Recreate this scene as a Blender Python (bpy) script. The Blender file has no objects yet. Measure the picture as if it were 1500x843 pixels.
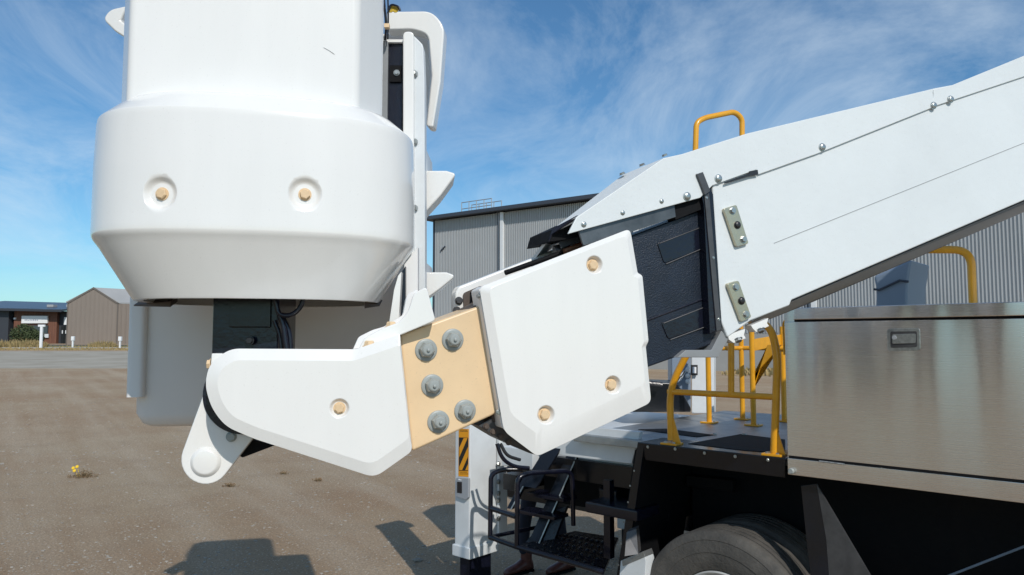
import bpy, bmesh, math, random
from mathutils import Vector as V, Matrix
from math import radians, sin, cos, pi, tan, atan
random.seed(7)
SC = bpy.context.scene
COL = SC.collection
# ------------------------------------------------------------------ camera
F = 1090.0; H = 2.15; PITCH = atan(75.5/F)
cam = bpy.data.cameras.new('camera'); camo = bpy.data.objects.new('camera', cam); COL.objects.link(camo)
cam.sensor_width = 36; cam.lens = 36*F/1500; cam.clip_start = .05; cam.clip_end = 4000
camo.location = (0, 0, H); camo.rotation_euler = (pi/2+PITCH, 0, 0)
SC.camera = camo
# ------------------------------------------------------------------ sky and sun
SUN_E = radians(38); SUN_A = radians(21)
sdir = V((sin(SUN_A)*cos(SUN_E), -cos(SUN_A)*cos(SUN_E), sin(SUN_E)))
W = bpy.data.worlds.new('World'); SC.world = W; W.use_nodes = True
nt = W.node_tree; nt.nodes.clear()
def N(t, ty, **kw):
    n = t.nodes.new(ty)
    for k, v in kw.items(): setattr(n, k, v)
    return n
out = N(nt, 'ShaderNodeOutputWorld'); bg = N(nt, 'ShaderNodeBackground'); bg.inputs['Strength'].default_value = .106
sky = N(nt, 'ShaderNodeTexSky', sky_type='NISHITA'); sky.sun_disc = False
sky.sun_elevation = SUN_E; sky.sun_rotation = pi-SUN_A; sky.air_density = 1.0; sky.dust_density = .35; sky.ozone_density = 1.6
tc = N(nt, 'ShaderNodeTexCoord')
sep = N(nt, 'ShaderNodeSeparateXYZ'); nt.links.new(tc.outputs['Generated'], sep.inputs[0])
# project the view direction on a high flat layer so cirrus streaks get perspective
zc = N(nt, 'ShaderNodeMath', operation='MAXIMUM'); nt.links.new(sep.outputs[2], zc.inputs[0]); zc.inputs[1].default_value = 0.0
za = N(nt, 'ShaderNodeMath', operation='ADD'); nt.links.new(zc.outputs[0], za.inputs[0]); za.inputs[1].default_value = .16
cx = N(nt, 'ShaderNodeMath', operation='DIVIDE'); nt.links.new(sep.outputs[0], cx.inputs[0]); nt.links.new(za.outputs[0], cx.inputs[1])
cy = N(nt, 'ShaderNodeMath', operation='DIVIDE'); nt.links.new(sep.outputs[1], cy.inputs[0]); nt.links.new(za.outputs[0], cy.inputs[1])
cmb = N(nt, 'ShaderNodeCombineXYZ'); nt.links.new(cx.outputs[0], cmb.inputs[0]); nt.links.new(cy.outputs[0], cmb.inputs[1])
mp = N(nt, 'ShaderNodeMapping'); nt.links.new(cmb.outputs[0], mp.inputs[0])
mp.inputs['Rotation'].default_value = (0, 0, radians(28)); mp.inputs['Scale'].default_value = (1.0, .55, 1); mp.inputs['Location'].default_value = (3.3, 1.2, 0)
n1 = N(nt, 'ShaderNodeTexNoise'); n1.inputs['Scale'].default_value = 1.9; n1.inputs['Detail'].default_value = 12; n1.inputs['Roughness'].default_value = .66; n1.inputs['Distortion'].default_value = .9
n2 = N(nt, 'ShaderNodeTexNoise'); n2.inputs['Scale'].default_value = .55; n2.inputs['Detail'].default_value = 3
nt.links.new(mp.outputs[0], n1.inputs['Vector']); nt.links.new(mp.outputs[0], n2.inputs['Vector'])
r1 = N(nt, 'ShaderNodeMapRange'); r1.inputs[1].default_value = .36; r1.inputs[2].default_value = .76; nt.links.new(n1.outputs[0], r1.inputs[0])
r2 = N(nt, 'ShaderNodeMapRange'); r2.inputs[1].default_value = .22; r2.inputs[2].default_value = .50; nt.links.new(n2.outputs[0], r2.inputs[0])
mul = N(nt, 'ShaderNodeMath', operation='MULTIPLY'); nt.links.new(r1.outputs[0], mul.inputs[0]); nt.links.new(r2.outputs[0], mul.inputs[1])
hz = N(nt, 'ShaderNodeMapRange'); hz.inputs[1].default_value = 0.0; hz.inputs[2].default_value = .16; nt.links.new(sep.outputs[2], hz.inputs[0])
mul2 = N(nt, 'ShaderNodeMath', operation='MULTIPLY'); nt.links.new(mul.outputs[0], mul2.inputs[0]); nt.links.new(hz.outputs[0], mul2.inputs[1])
mul3 = N(nt, 'ShaderNodeMath', operation='MULTIPLY'); nt.links.new(mul2.outputs[0], mul3.inputs[0]); mul3.inputs[1].default_value = .52
tint = N(nt, 'ShaderNodeMix', data_type='RGBA', blend_type='MULTIPLY'); tint.inputs[0].default_value = 1
nt.links.new(sky.outputs[0], tint.inputs[6]); tint.inputs[7].default_value = (.62, .995, 1.20, 1)
mx = N(nt, 'ShaderNodeMix', data_type='RGBA'); nt.links.new(mul3.outputs[0], mx.inputs[0]); nt.links.new(tint.outputs[2], mx.inputs[6]); mx.inputs[7].default_value = (8.0, 9.2, 10.2, 1)
nt.links.new(mx.outputs[2], bg.inputs[0]); nt.links.new(bg.outputs[0], out.inputs[0])
sl = bpy.data.lights.new('sun', 'SUN'); sl.energy = 3.55; sl.angle = radians(.5); sl.color = (1, .945, .865)
so = bpy.data.objects.new('sun', sl); COL.objects.link(so); so.rotation_euler = sdir.to_track_quat('Z', 'Y').to_euler(); so.location = (5, -8, 12)
SC.view_settings.view_transform = 'Standard'; SC.view_settings.look = 'None'; SC.view_settings.exposure = -.17; SC.view_settings.gamma = 1
SC.render.engine = 'CYCLES'

# ------------------------------------------------------------------ projection helpers (photo measurements -> metres)
def ray(u, v):
    x = (u-750)/F; z = -(v-421.5)/F
    return V((x, cos(PITCH)-z*sin(PITCH), sin(PITCH)+z*cos(PITCH)))
CAM = V((0, 0, H))
def P(u, v, Y): d = ray(u, v); return CAM+d*(Y/d.y)
def PZ(u, v, z): d = ray(u, v); return CAM+d*((z-H)/d.z)
class Pl:
    def __init__(s, p, n): s.p = V(p); s.n = V(n).normalized()
    def at(s, u, v, off=0):
        d = ray(u, v); q = s.p+s.n*off
        return CAM+d*((q-CAM).dot(s.n)/d.dot(s.n))
BN = V((.331, -.944, 0)).normalized(); BU = V((.944, .331, 0)).normalized()
BOOM = Pl((.835, 2.6, 0), BN)
TU = V((.744, -.668, 0)).normalized(); TN = V((-.668, -.744, 0)).normalized()   # along the truck / out of its near side
W0 = V((1.177, 4.35, 0)); SIDE = Pl(W0, TN)
def T(s, w, z): return W0+TU*s-TN*w+V((0, 0, z))
def s_at(u, w=0): 
    q = SIDE.at(u, 600, -w)-W0
    return q.dot(TU)
# ------------------------------------------------------------------ materials
def lin(c):
    return tuple(((x/255)/12.92 if x/255 <= .04045 else ((x/255+.055)/1.055)**2.4) for x in c)+(1,)
MT = {}
def mat(name, col, rough=.5, metal=0, bump=0, bscale=40, var=0, vscale=3, coat=0, col2=None, spec=None, streak=None, ramp=(.35, .65), rvar=0, speck=0, peel=0):
    m = bpy.data.materials.new(name); m.use_nodes = True; t = m.node_tree; b = t.nodes['Principled BSDF']
    c = tuple(col)+(1,) if len(col) == 3 else col
    b.inputs['Base Color'].default_value = c; b.inputs['Roughness'].default_value = rough; b.inputs['Metallic'].default_value = metal
    b.inputs['Coat Weight'].default_value = coat; b.inputs['Coat Roughness'].default_value = .08
    if spec is not None: b.inputs['Specular IOR Level'].default_value = spec
    g = N(t, 'ShaderNodeTexCoord'); mpp = N(t, 'ShaderNodeMapping'); t.links.new(g.outputs['Object'], mpp.inputs[0])
    if streak: mpp.inputs['Scale'].default_value = streak
    last = None
    if var or col2:
        n = N(t, 'ShaderNodeTexNoise'); n.inputs['Scale'].default_value = vscale; n.inputs['Detail'].default_value = 6; n.inputs['Roughness'].default_value = .6
        t.links.new(mpp.outputs[0], n.inputs['Vector'])
        r = N(t, 'ShaderNodeMapRange'); r.inputs[1].default_value = ramp[0]; r.inputs[2].default_value = ramp[1]; t.links.new(n.outputs[0], r.inputs[0])
        x = N(t, 'ShaderNodeMix', data_type='RGBA'); t.links.new(r.outputs[0], x.inputs[0])
        x.inputs[6].default_value = c; x.inputs[7].default_value = (tuple(col2)+(1,)) if col2 else tuple(k*(1-var) for k in c[:3])+(1,)
        last = x.outputs[2]
    if speck:
        n = N(t, 'ShaderNodeTexNoise'); n.inputs['Scale'].default_value = 210; n.inputs['Detail'].default_value = 2
        t.links.new(g.outputs['Object'], n.inputs['Vector'])
        r = N(t, 'ShaderNodeMapRange'); r.inputs[1].default_value = .66; r.inputs[2].default_value = .74; r.inputs[4].default_value = speck; t.links.new(n.outputs[0], r.inputs[0])
        x = N(t, 'ShaderNodeMix', data_type='RGBA'); t.links.new(r.outputs[0], x.inputs[0])
        if last: t.links.new(last, x.inputs[6])
        else: x.inputs[6].default_value = c
        x.inputs[7].default_value = (.20, .17, .13, 1); last = x.outputs[2]
    if last: t.links.new(last, b.inputs['Base Color'])
    if rvar:
        n = N(t, 'ShaderNodeTexNoise'); n.inputs['Scale'].default_value = vscale*2.3; n.inputs['Detail'].default_value = 5
        t.links.new(mpp.outputs[0], n.inputs['Vector'])
        r = N(t, 'ShaderNodeMapRange'); r.inputs[3].default_value = rough-rvar; r.inputs[4].default_value = rough+rvar; r.inputs[1].default_value = .3; r.inputs[2].default_value = .7; t.links.new(n.outputs[0], r.inputs[0]); t.links.new(r.outputs[0], b.inputs['Roughness'])
    if bump:
        n = N(t, 'ShaderNodeTexNoise'); n.inputs['Scale'].default_value = bscale; n.inputs['Detail'].default_value = 4
        t.links.new(mpp.outputs[0], n.inputs['Vector'])
        bp = N(t, 'ShaderNodeBump'); bp.inputs['Strength'].default_value = bump; bp.inputs['Distance'].default_value = .01; t.links.new(n.outputs[0], bp.inputs['Height']); t.links.new(bp.outputs[0], b.inputs['Normal'])
    MT[name] = m; return m
mat('gloss_white', (.80, .79, .765), .22, var=.025, vscale=2.2, coat=.5, bump=.03, bscale=5, speck=.10, streak=(5, 5, .8))
mat('boom_white', (.70, .735, .745), .40, var=.06, vscale=2.5, bump=.10, bscale=38, speck=.16)
mat('basket_white', (.78, .77, .76), .42, var=.05, vscale=2, bump=.04, bscale=9)
mat('tan_fibreglass', (.78, .57, .345), .38, var=.10, vscale=5, bump=.03, bscale=20, speck=.22)
mat('tan_plastic', (.74, .54, .33), .45, var=.1)
mat('grey_rubber', (.33, .355, .345), .42, var=.15, vscale=30)
mat('zinc_yellow', (.52, .47, .33), .34, metal=.75, var=.35, vscale=35, col2=(.46, .43, .34), bump=.08, bscale=90)
mat('zinc', (.50, .52, .51), .32, metal=.85, var=.3, vscale=60)
mat('black_bolt', (.02, .02, .022), .35)
mat('black_textured', (.010, .016, .030), .30, var=.3, vscale=18, bump=.3, bscale=230, speck=.12)
mat('black_smooth', (.007, .008, .018), .22, var=.3, vscale=6, bump=.1, bscale=60)
mat('black_paint', (.006, .007, .010), .25, var=.4, vscale=4, bump=.05, bscale=40, speck=.06, col2=(.006, .009, .017), ramp=(.5, .8))
mat('black_dull', (.004, .0045, .006), .75, spec=.2, col2=(.009, .008, .008), vscale=3, ramp=(.5, .8), bump=.2, bscale=30)
mat('dark_steel', (.10, .10, .105), .4, metal=.5, var=.3, vscale=14)
mat('grey_paint', (.25, .26, .27), .35, var=.15, vscale=8)
mat('chamfer_shade_grey', (.26, .29, .32), .4)  # grey that carries the shade of the boom's lower strip
mat('light_seam', (.30, .31, .31), .6)
mat('yellow_paint', (.78, .36, .012), .32, var=.14, vscale=14, coat=.25, bump=.03, bscale=60)
mat('leg_white', (.66, .69, .71), .38, var=.10, vscale=6, bump=.03)
mat('deck_aluminium', (.42, .43, .43), .42, metal=.8, var=.25, vscale=7, bump=.3, bscale=130)
mat('rubber_tyre', (.055, .052, .048), .8, col2=(.10, .092, .082), vscale=7, bump=.35, bscale=60)
mat('rim_white', (.5, .5, .49), .45, var=.25, vscale=10)
mat('orange_sticker', (.80, .33, .01), .4, var=.06)
mat('sticker_black', (.012, .012, .012), .4)
mat('screen_dark', (.015, .017, .022), .12)
mat('device_grey', (.32, .34, .37), .4, var=.05)
mat('brown_liner', (.10, .075, .062), .6, var=.3)
mat('seam_dark', (.08, .08, .08), .8)
mat('rope', (.6, .42, .05), .8)
mat('red_plastic', (.30, .03, .02), .4)
mat('copper', (.55, .27, .16), .35, metal=.7, var=.3, vscale=60)
mat('smoke_glass', (.09, .10, .11), .15, var=.4, vscale=14)
mat('shed_grey', (.43, .445, .455), .5, var=.07, vscale=.3)
mat('shed_dark', (.045, .055, .075), .6)
mat('concrete_wall', (.36, .355, .34), .85, var=.12, vscale=.6, bump=.1)
mat('downpipe_white', (.70, .71, .72), .4)
mat('galvanised', (.42, .44, .46), .5, metal=.4)
mat('brown_shed', (.215, .175, .145), .6, var=.06, vscale=.2)
mat('brown_trim', (.12, .10, .085), .6)
mat('shed_roof', (.36, .36, .36), .5, var=.1, vscale=.3)
mat('office_roof', (.055, .075, .11), .35, var=.2, vscale=.4)
mat('office_dark', (.035, .04, .05), .6)
mat('window_glass', (.05, .065, .075), .08)
mat('sign_white', (.78, .79, .80), .5)
mat('sign_print', (.35, .38, .45), .6)
mat('kerb_concrete', (.40, .38, .34), .9, var=.2, vscale=2)
mat('asphalt', (.075, .075, .075), .9, var=.3, vscale=.8)
mat('dry_grass', (.40, .28, .13), .9, col2=(.26, .22, .10), vscale=3)
mat('green_grass', (.14, .15, .055), .9, col2=(.22, .19, .09), vscale=1.2)
mat('bush_green', (.065, .085, .028), .8, col2=(.03, .045, .015), vscale=4)
mat('weed_dry', (.20, .115, .06), .9, col2=(.12, .10, .05), vscale=40)
mat('flower_yellow', (.80, .52, .02), .6)
mat('stone', (.24, .215, .18), .9, col2=(.36, .33, .285), vscale=2, bump=.2)
mat('boot_leather', (.14, .045, .035), .38, var=.4, vscale=20, bump=.1)
mat('trousers', (.012, .014, .028), .85, bump=.2, bscale=30)
mat('hi_vis', (.55, .20, .02), .8)
mat('skin', (.50, .30, .21), .5)
mat('hair', (.05, .03, .02), .7)
mat('blue_grey_paint', (.20, .255, .33), .45, var=.05)

# timber cladding
def wood():
    m = mat('timber_cladding', (.20, .085, .05), .7, col2=(.12, .05, .032), vscale=1.2, streak=(6, 6, .3)); return m
wood()
# brushed stainless steel: fine horizontal brushing + slow waviness of the sheet
def stainless():
    m = bpy.data.materials.new('brushed_stainless'); m.use_nodes = True; t = m.node_tree; b = t.nodes['Principled BSDF']
    b.inputs['Metallic'].default_value = 1; b.inputs['Roughness'].default_value = .33
    b.inputs['Base Color'].default_value = (.50, .48, .455, 1)
    g = N(t, 'ShaderNodeTexCoord')
    m1 = N(t, 'ShaderNodeMapping'); m1.inputs['Scale'].default_value = (1.2, 1.2, 900); t.links.new(g.outputs['Object'], m1.inputs[0])
    a = N(t, 'ShaderNodeTexNoise'); a.inputs['Scale'].default_value = 1; a.inputs['Detail'].default_value = 3; t.links.new(m1.outputs[0], a.inputs['Vector'])
    m2 = N(t, 'ShaderNodeMapping'); m2.inputs['Scale'].default_value = (3.4, 3.4, .22); t.links.new(g.outputs['Object'], m2.inputs[0])
    c = N(t, 'ShaderNodeTexNoise'); c.inputs['Scale'].default_value = 1; c.inputs['Detail'].default_value = 1; t.links.new(m2.outputs[0], c.inputs['Vector'])
    b1 = N(t, 'ShaderNodeBump'); b1.inputs['Strength'].default_value = 1; b1.inputs['Distance'].default_value = .11; t.links.new(c.outputs[0], b1.inputs['Height'])
    b2 = N(t, 'ShaderNodeBump'); b2.inputs['Strength'].default_value = .07; b2.inputs['Distance'].default_value = .0008; t.links.new(a.outputs[0], b2.inputs['Height']); t.links.new(b1.outputs[0], b2.inputs['Normal'])
    t.links.new(b2.outputs[0], b.inputs['Normal'])
    r = N(t, 'ShaderNodeMapRange'); r.inputs[3].default_value = .20; r.inputs[4].default_value = .32; t.links.new(a.outputs[0], r.inputs[0]); t.links.new(r.outputs[0], b.inputs['Roughness'])
    x = N(t, 'ShaderNodeMix', data_type='RGBA'); x.inputs[6].default_value = (.74, .695, .66, 1); x.inputs[7].default_value = (.82, .785, .755, 1); t.links.new(a.outputs[0], x.inputs[0]); t.links.new(x.outputs[2], b.inputs['Base Color'])
    MT['stainless'] = m
stainless()
# gravel yard
def gravel():
    m = bpy.data.materials.new('gravel_yard'); m.use_nodes = True; t = m.node_tree; b = t.nodes['Principled BSDF']; b.inputs['Roughness'].default_value = .95; b.inputs['Specular IOR Level'].default_value = .15
    g = N(t, 'ShaderNodeTexCoord')
    def noise(sc, det, scl=(1, 1, 1), rot=0, rg=.6):
        mm = N(t, 'ShaderNodeMapping', vector_type='TEXTURE'); mm.inputs['Scale'].default_value = scl; mm.inputs['Rotation'].default_value = (0, 0, rot); t.links.new(g.outputs['Object'], mm.inputs[0])
        n = N(t, 'ShaderNodeTexNoise'); n.inputs['Scale'].default_value = sc; n.inputs['Detail'].default_value = det; n.inputs['Roughness'].default_value = rg; t.links.new(mm.outputs[0], n.inputs['Vector']); return n.outputs[0]
    def rng(s, a, c_, lo=0, hi=1):
        r = N(t, 'ShaderNodeMapRange'); r.inputs[1].default_value = a; r.inputs[2].default_value = c_; r.inputs[3].default_value = lo; r.inputs[4].default_value = hi; t.links.new(s, r.inputs[0]); return r.outputs[0]
    def mix(f, a, c_, mode='MIX'):
        x = N(t, 'ShaderNodeMix', data_type='RGBA', blend_type=mode)
        if isinstance(f, float): x.inputs[0].default_value = f
        else: t.links.new(f, x.inputs[0])
        for i, q in ((6, a), (7, c_)):
            if isinstance(q, tuple): x.inputs[i].default_value = q
            else: t.links.new(q, x.inputs[i])
        return x.outputs[2]
    big = noise(.22, 5); mid = noise(1.3, 6); track = noise(1.0, 5, (14, .75, 1), radians(124)); fine = noise(38, 6, rg=.75); grit = noise(150, 3)
    c = mix(rng(big, .38, .62), (.39, .265, .165, 1), (.46, .355, .24, 1))
    c = mix(rng(track, .44, .66, 0, .5), c, (.56, .46, .345, 1))
    c = mix(rng(mid, .5, .8, 0, .4), c, (.29, .205, .135, 1))
    c = mix(rng(fine, .44, .60, 0, 1.0), c, mix(.5, c, (.14, .11, .08, 1)))
    vo = N(t, 'ShaderNodeTexVoronoi'); vo.inputs['Scale'].default_value = 34; t.links.new(g.outputs['Object'], vo.inputs['Vector'])
    sel = N(t, 'ShaderNodeSeparateColor'); t.links.new(vo.outputs['Color'], sel.inputs[0])
    dd = rng(vo.outputs['Distance'], .16, .30, 1, 0); ss = rng(sel.outputs[0], .6, .66)
    mm_ = N(t, 'ShaderNodeMath', operation='MULTIPLY'); t.links.new(dd, mm_.inputs[0]); t.links.new(ss, mm_.inputs[1])
    c = mix(mm_.outputs[0], c, (.66, .59, .48, 1))
    c = mix(rng(grit, .6, .72, 0, .4), c, (.40, .36, .30, 1))
    t.links.new(c, b.inputs['Base Color'])
    b1 = N(t, 'ShaderNodeBump'); b1.inputs['Strength'].default_value = .8; b1.inputs['Distance'].default_value = .035; t.links.new(fine, b1.inputs['Height'])
    b2 = N(t, 'ShaderNodeBump'); b2.inputs['Strength'].default_value = .35; b2.inputs['Distance'].default_value = .05; t.links.new(mid, b2.inputs['Height']); t.links.new(b1.outputs[0], b2.inputs['Normal'])
    b3 = N(t, 'ShaderNodeBump'); b3.inputs['Strength'].default_value = .7; b3.inputs['Distance'].default_value = .01; t.links.new(mm_.outputs[0], b3.inputs['Height']); t.links.new(b2.outputs[0], b3.inputs['Normal'])
    t.links.new(b3.outputs[0], b.inputs['Normal'])
    MT['gravel'] = m
gravel()

# ------------------------------------------------------------------ mesh helpers
def frame(ax):
    ax = V(ax).normalized(); h = V((0, 0, 1)) if abs(ax.z) < .9 else V((1, 0, 0))
    a = ax.cross(h).normalized(); b = ax.cross(a).normalized(); return a, b, ax
class MB:
    def __init__(s): s.bm = bmesh.new()
    def face(s, pts):
        return s.bm.faces.new([s.bm.verts.new(p) for p in pts])
    def prism(s, pts, vec):
        vec = V(vec); a = [s.bm.verts.new(p) for p in pts]; b = [s.bm.verts.new(V(p)+vec) for p in pts]; n = len(pts)
        s.bm.faces.new(a); s.bm.faces.new(b[::-1])
        for i in range(n): s.bm.faces.new((a[i], b[i], b[(i+1) % n], a[(i+1) % n]))
        return s
    def loft(s, rings, cap=True, closed=True):
        vs = [[s.bm.verts.new(p) for p in r] for r in rings]; n = len(rings[0])
        for i in range(len(vs)-1):
            for j in range(n if closed else n-1):
                s.bm.faces.new((vs[i][j], vs[i][(j+1) % n], vs[i+1][(j+1) % n], vs[i+1][j]))
        if cap: s.bm.faces.new(vs[0][::-1]); s.bm.faces.new(vs[-1])
        return s
    def box(s, o, a, b, c):
        o, a, b, c = V(o), V(a), V(b), V(c); return s.prism([o, o+a, o+a+b, o+b], c)
    def cbox(s, c, a, b, d):       # centred, full-extent vectors
        a, b, d = V(a), V(b), V(d); return s.box(V(c)-a/2-b/2-d/2, a, b, d)
    def tube(s, pts, r, seg=14, cap=True):
        pts = [V(p) for p in pts]; rings = []
        t0 = (pts[1]-pts[0]).normalized(); a, b, _ = frame(t0)
        for i, p in enumerate(pts):
            t = (pts[min(i+1, len(pts)-1)]-pts[max(i-1, 0)]).normalized()
            a = (a-t*a.dot(t)).normalized(); b = t.cross(a)
            rr = r[i] if isinstance(r, (list, tuple)) else r
            rings.append([p+a*rr*cos(2*pi*k/seg)+b*rr*sin(2*pi*k/seg) for k in range(seg)])
        return s.loft(rings, cap)
    def lathe(s, c, ax, prof, seg=32, cap=True):
        a, b, ax = frame(ax); c = V(c)
        rings = [[c+ax*h+a*r*cos(2*pi*k/seg)+b*r*sin(2*pi*k/seg) for k in range(seg)] for r, h in prof]
        return s.loft(rings, cap)
    def build(s, name, m, parent=None, bevel=0, seg=2, smooth=32, root=None, wn=True, bang=28):
        bm = s.bm; bmesh.ops.remove_doubles(bm, verts=bm.verts, dist=1e-6); bmesh.ops.recalc_face_normals(bm, faces=bm.faces)
        if bevel:
            es = [e for e in bm.edges if e.is_manifold and e.calc_face_angle(0) > radians(bang)]
            bmesh.ops.bevel(bm, geom=es, offset=bevel, segments=seg, affect='EDGES', profile=.5, clamp_overlap=True)
        me = bpy.data.meshes.new(name); bm.to_mesh(me); bm.free()
        o = bpy.data.objects.new(name, me); COL.objects.link(o); me.materials.append(MT[m] if isinstance(m, str) else m)
        finish(o, smooth, wn and bevel)
        if parent is not None: attach(o, parent)
        return o
def finish(o, smooth=32, wn=False):
    me = o.data
    if smooth:
        for p in me.polygons: p.use_smooth = True
        me.set_sharp_from_angle(angle=radians(smooth))
    if wn:
        w = o.modifiers.new('weighted_normal', 'WEIGHTED_NORMAL'); w.keep_sharp = True
def wloc(o):
    l = V(o.location)
    while o.parent: o = o.parent; l += V(o.location)
    return l
def attach(o, parent):            # all parents are unrotated, so only the origin shifts
    l = wloc(parent)
    if o.location.length < 1e-9: 
        o.data.transform(Matrix.Translation(-l))
    else: o.location = o.location-l
    o.parent = parent
def cut(o, cutters):
    """subtract closed cutter shapes from o"""
    dg = None
    for c in cutters:
        co = c.build('cutter', 'seam_dark', smooth=0)
        co.location = (0, 0, 0)
        if o.parent: co.data.transform(Matrix.Translation(-wloc(o.parent)))
        pr = o.parent; o.parent = None
        md = o.modifiers.new('b', 'BOOLEAN'); md.object = co; md.solver = 'EXACT'; md.operation = 'DIFFERENCE'
        ws = [m for m in o.modifiers if m.type == 'WEIGHTED_NORMAL']
        for w in ws: w.show_viewport = False
        bpy.context.view_layer.update(); dg = bpy.context.evaluated_depsgraph_get()
        me = bpy.data.meshes.new_from_object(o.evaluated_get(dg)); old = o.data
        o.modifiers.remove(md); o.data = me; me.name = old.name; bpy.data.meshes.remove(old)
        for w in ws: w.show_viewport = True
        cm = co.data; bpy.data.objects.remove(co); bpy.data.meshes.remove(cm)
        o.parent = pr
    if len(o.data.materials) > 1:
        for p in o.data.polygons: p.material_index = 0
    finish(o, 32)
def tag(o, label=None, cat=None, group=None, kind=None):
    if label: o['label'] = label
    if cat: o['category'] = cat
    if group: o['group'] = group
    if kind: o['kind'] = kind
    return o
def empty(name, loc):
    o = bpy.data.objects.new(name, None); COL.objects.link(o); o.location = loc; o.empty_display_size = .3; return o
def fillet(pts, r, n=6):
    pts = [V(p) for p in pts]; o = [pts[0]]
    for i in range(1, len(pts)-1):
        a, b, c = pts[i-1], pts[i], pts[i+1]; d1 = (a-b); d2 = (c-b); rr = min(r, d1.length*.48, d2.length*.48)
        p1 = b+d1.normalized()*rr; p2 = b+d2.normalized()*rr
        for k in range(n+1):
            t = k/n; o.append(p1*(1-t)**2+b*2*t*(1-t)+p2*t*t)
    o.append(pts[-1]); return o
def round_poly(pts, r, n=5):       # closed 2-D fillet
    m = len(pts); o = []
    for i in range(m):
        a, b, c = V(pts[i-1]), V(pts[i]), V(pts[(i+1) % m]); rad = r[i] if isinstance(r, (list, tuple)) else r
        if rad <= 0: o.append(tuple(b)); continue
        d1, d2 = a-b, c-b; rr = min(rad, d1.length*.45, d2.length*.45); p1 = b+d1.normalized()*rr; p2 = b+d2.normalized()*rr
        for k in range(n+1):
            t = k/n; o.append(tuple(p1*(1-t)**2+b*2*t*(1-t)+p2*t*t))
    return o
def inset(pts, ds):                # pixel polygon, per-edge inset (edge i = pts[i]..pts[i+1]), clockwise on screen
    m = len(pts); L = []
    area = sum(pts[i][0]*pts[(i+1) % m][1]-pts[(i+1) % m][0]*pts[i][1] for i in range(m)); sg = 1 if area > 0 else -1
    for i in range(m):
        a, b = V(pts[i]), V(pts[(i+1) % m]); d = (b-a).normalized(); n = V((-d.y, d.x))*sg
        L.append((a+n*ds[i], d))
    o = []
    for i in range(m):
        (p, d), (q, e) = L[i-1], L[i]; cr = d.x*e.y-d.y*e.x
        if abs(cr) < .03: o.append(tuple(q)); continue
        t = ((q.x-p.x)*e.y-(q.y-p.y)*e.x)/cr; o.append(tuple(p+d*t))
    return o
_bolts = {}
def hexbolt(parent, at, ax, r=.009, m='zinc', kind='plain', name='bolt'):
    key = (kind, m)
    if key not in _bolts:
        b = MB(); ax0 = V((0, 0, 1))
        if kind == 'cap':          # big grey plastic nut cover
            b.lathe((0, 0, 0), ax0, [(1.0, 0), (1.0, .10), (.92, .16), (.78, .18)], 32)
            b.lathe((0, 0, 0), ax0, [(.72, .1), (.70, .62), (.60, .74)], 6)
            b.lathe((0, 0, 0), ax0, [(.52, .60), (.50, .84), (.40, .93), (.2, .95)], 28)
            b.lathe((0, 0, 0), ax0, [(.15, .9), (.14, 1.12), (.08, 1.16)], 14)
        else:
            b.lathe((0, 0, 0), ax0, [(1.25, 0), (1.25, .16)], 24); b.lathe((0, 0, 0), ax0, [(1.0, .10), (1.0, .70), (.86, .82)], 6)
            if kind == 'round': b = MB(); b.lathe((0, 0, 0), ax0, [(1.3, 0), (1.3, .2), (1.0, .25), (.95, .7), (.7, .85), (.3, .88)], 24)
        bmesh.ops.recalc_face_normals(b.bm, faces=b.bm.faces); me = bpy.data.meshes.new('bolt'); b.bm.to_mesh(me); b.bm.free(); me.materials.append(MT[m])
        for p in me.polygons: p.use_smooth = True
        me.set_sharp_from_angle(angle=radians(35)); _bolts[key] = me
    o = bpy.data.objects.new(name, _bolts[key]); COL.objects.link(o)
    o.location = V(at)-wloc(parent); o.scale = (r, r, r); o.rotation_euler = (V(ax).to_track_quat('Z', 'Y').to_matrix() @ Matrix.Rotation(random.uniform(0, 1), 3, 'Z')).to_euler(); o.parent = parent
    return o
def dimple_cut(c, n, r, depth):    # trumpet-lipped pocket
    b = MB(); b.lathe(c, n, [(r*.52, -depth), (r*.60, -depth*.97), (r*.70, -depth*.7), (r*.79, -depth*.28), (r*.86, -depth*.08), (r*1.02, .0015), (r*1.05, .05)], 40); return b
def sm(a, b, x):
    t = max(0, min(1, (x-a)/(b-a))); return t*t*(3-2*t)

# ================================================================== SETTING
def gz(x, y):
    r = x/max(y, 1); w = sm(.02, -.30, r) if False else 1-sm(-.30, .02, r)
    return .0152*max(0, y-16)*w if y > 16 else 0.0
def ground():
    b = MB(); ys = [-60, -20, -5, 0, 3, 6, 9, 12, 15, 18, 22, 27, 33, 40, 48, 58, 70, 82, 95, 110, 130, 160, 220, 400, 900, 2200]
    us = [-6, -3, -1.6, -1.1, -.9, -.8, -.7, -.6, -.5, -.4, -.3, -.22, -.15, -.08, 0, .1, .3, .6, 1, 1.6, 3, 6]
    rows = []
    for y in ys:
        rows.append([V((u*max(abs(y), 12)*1.0, y, gz(u*max(y, 12), y) if y < 160 else gz(u*160, 160)*.995)) for u in us])
    b.loft(rows, cap=False, closed=False); o = b.build('ground', 'gravel', smooth=60); tag(o, kind='structure'); return o
ground()
def GP(u, Y):          # point on the ground under pixel column u at depth Y
    x = (u-750)/F*Y; return V((x, Y, gz(x, Y)))

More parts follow.
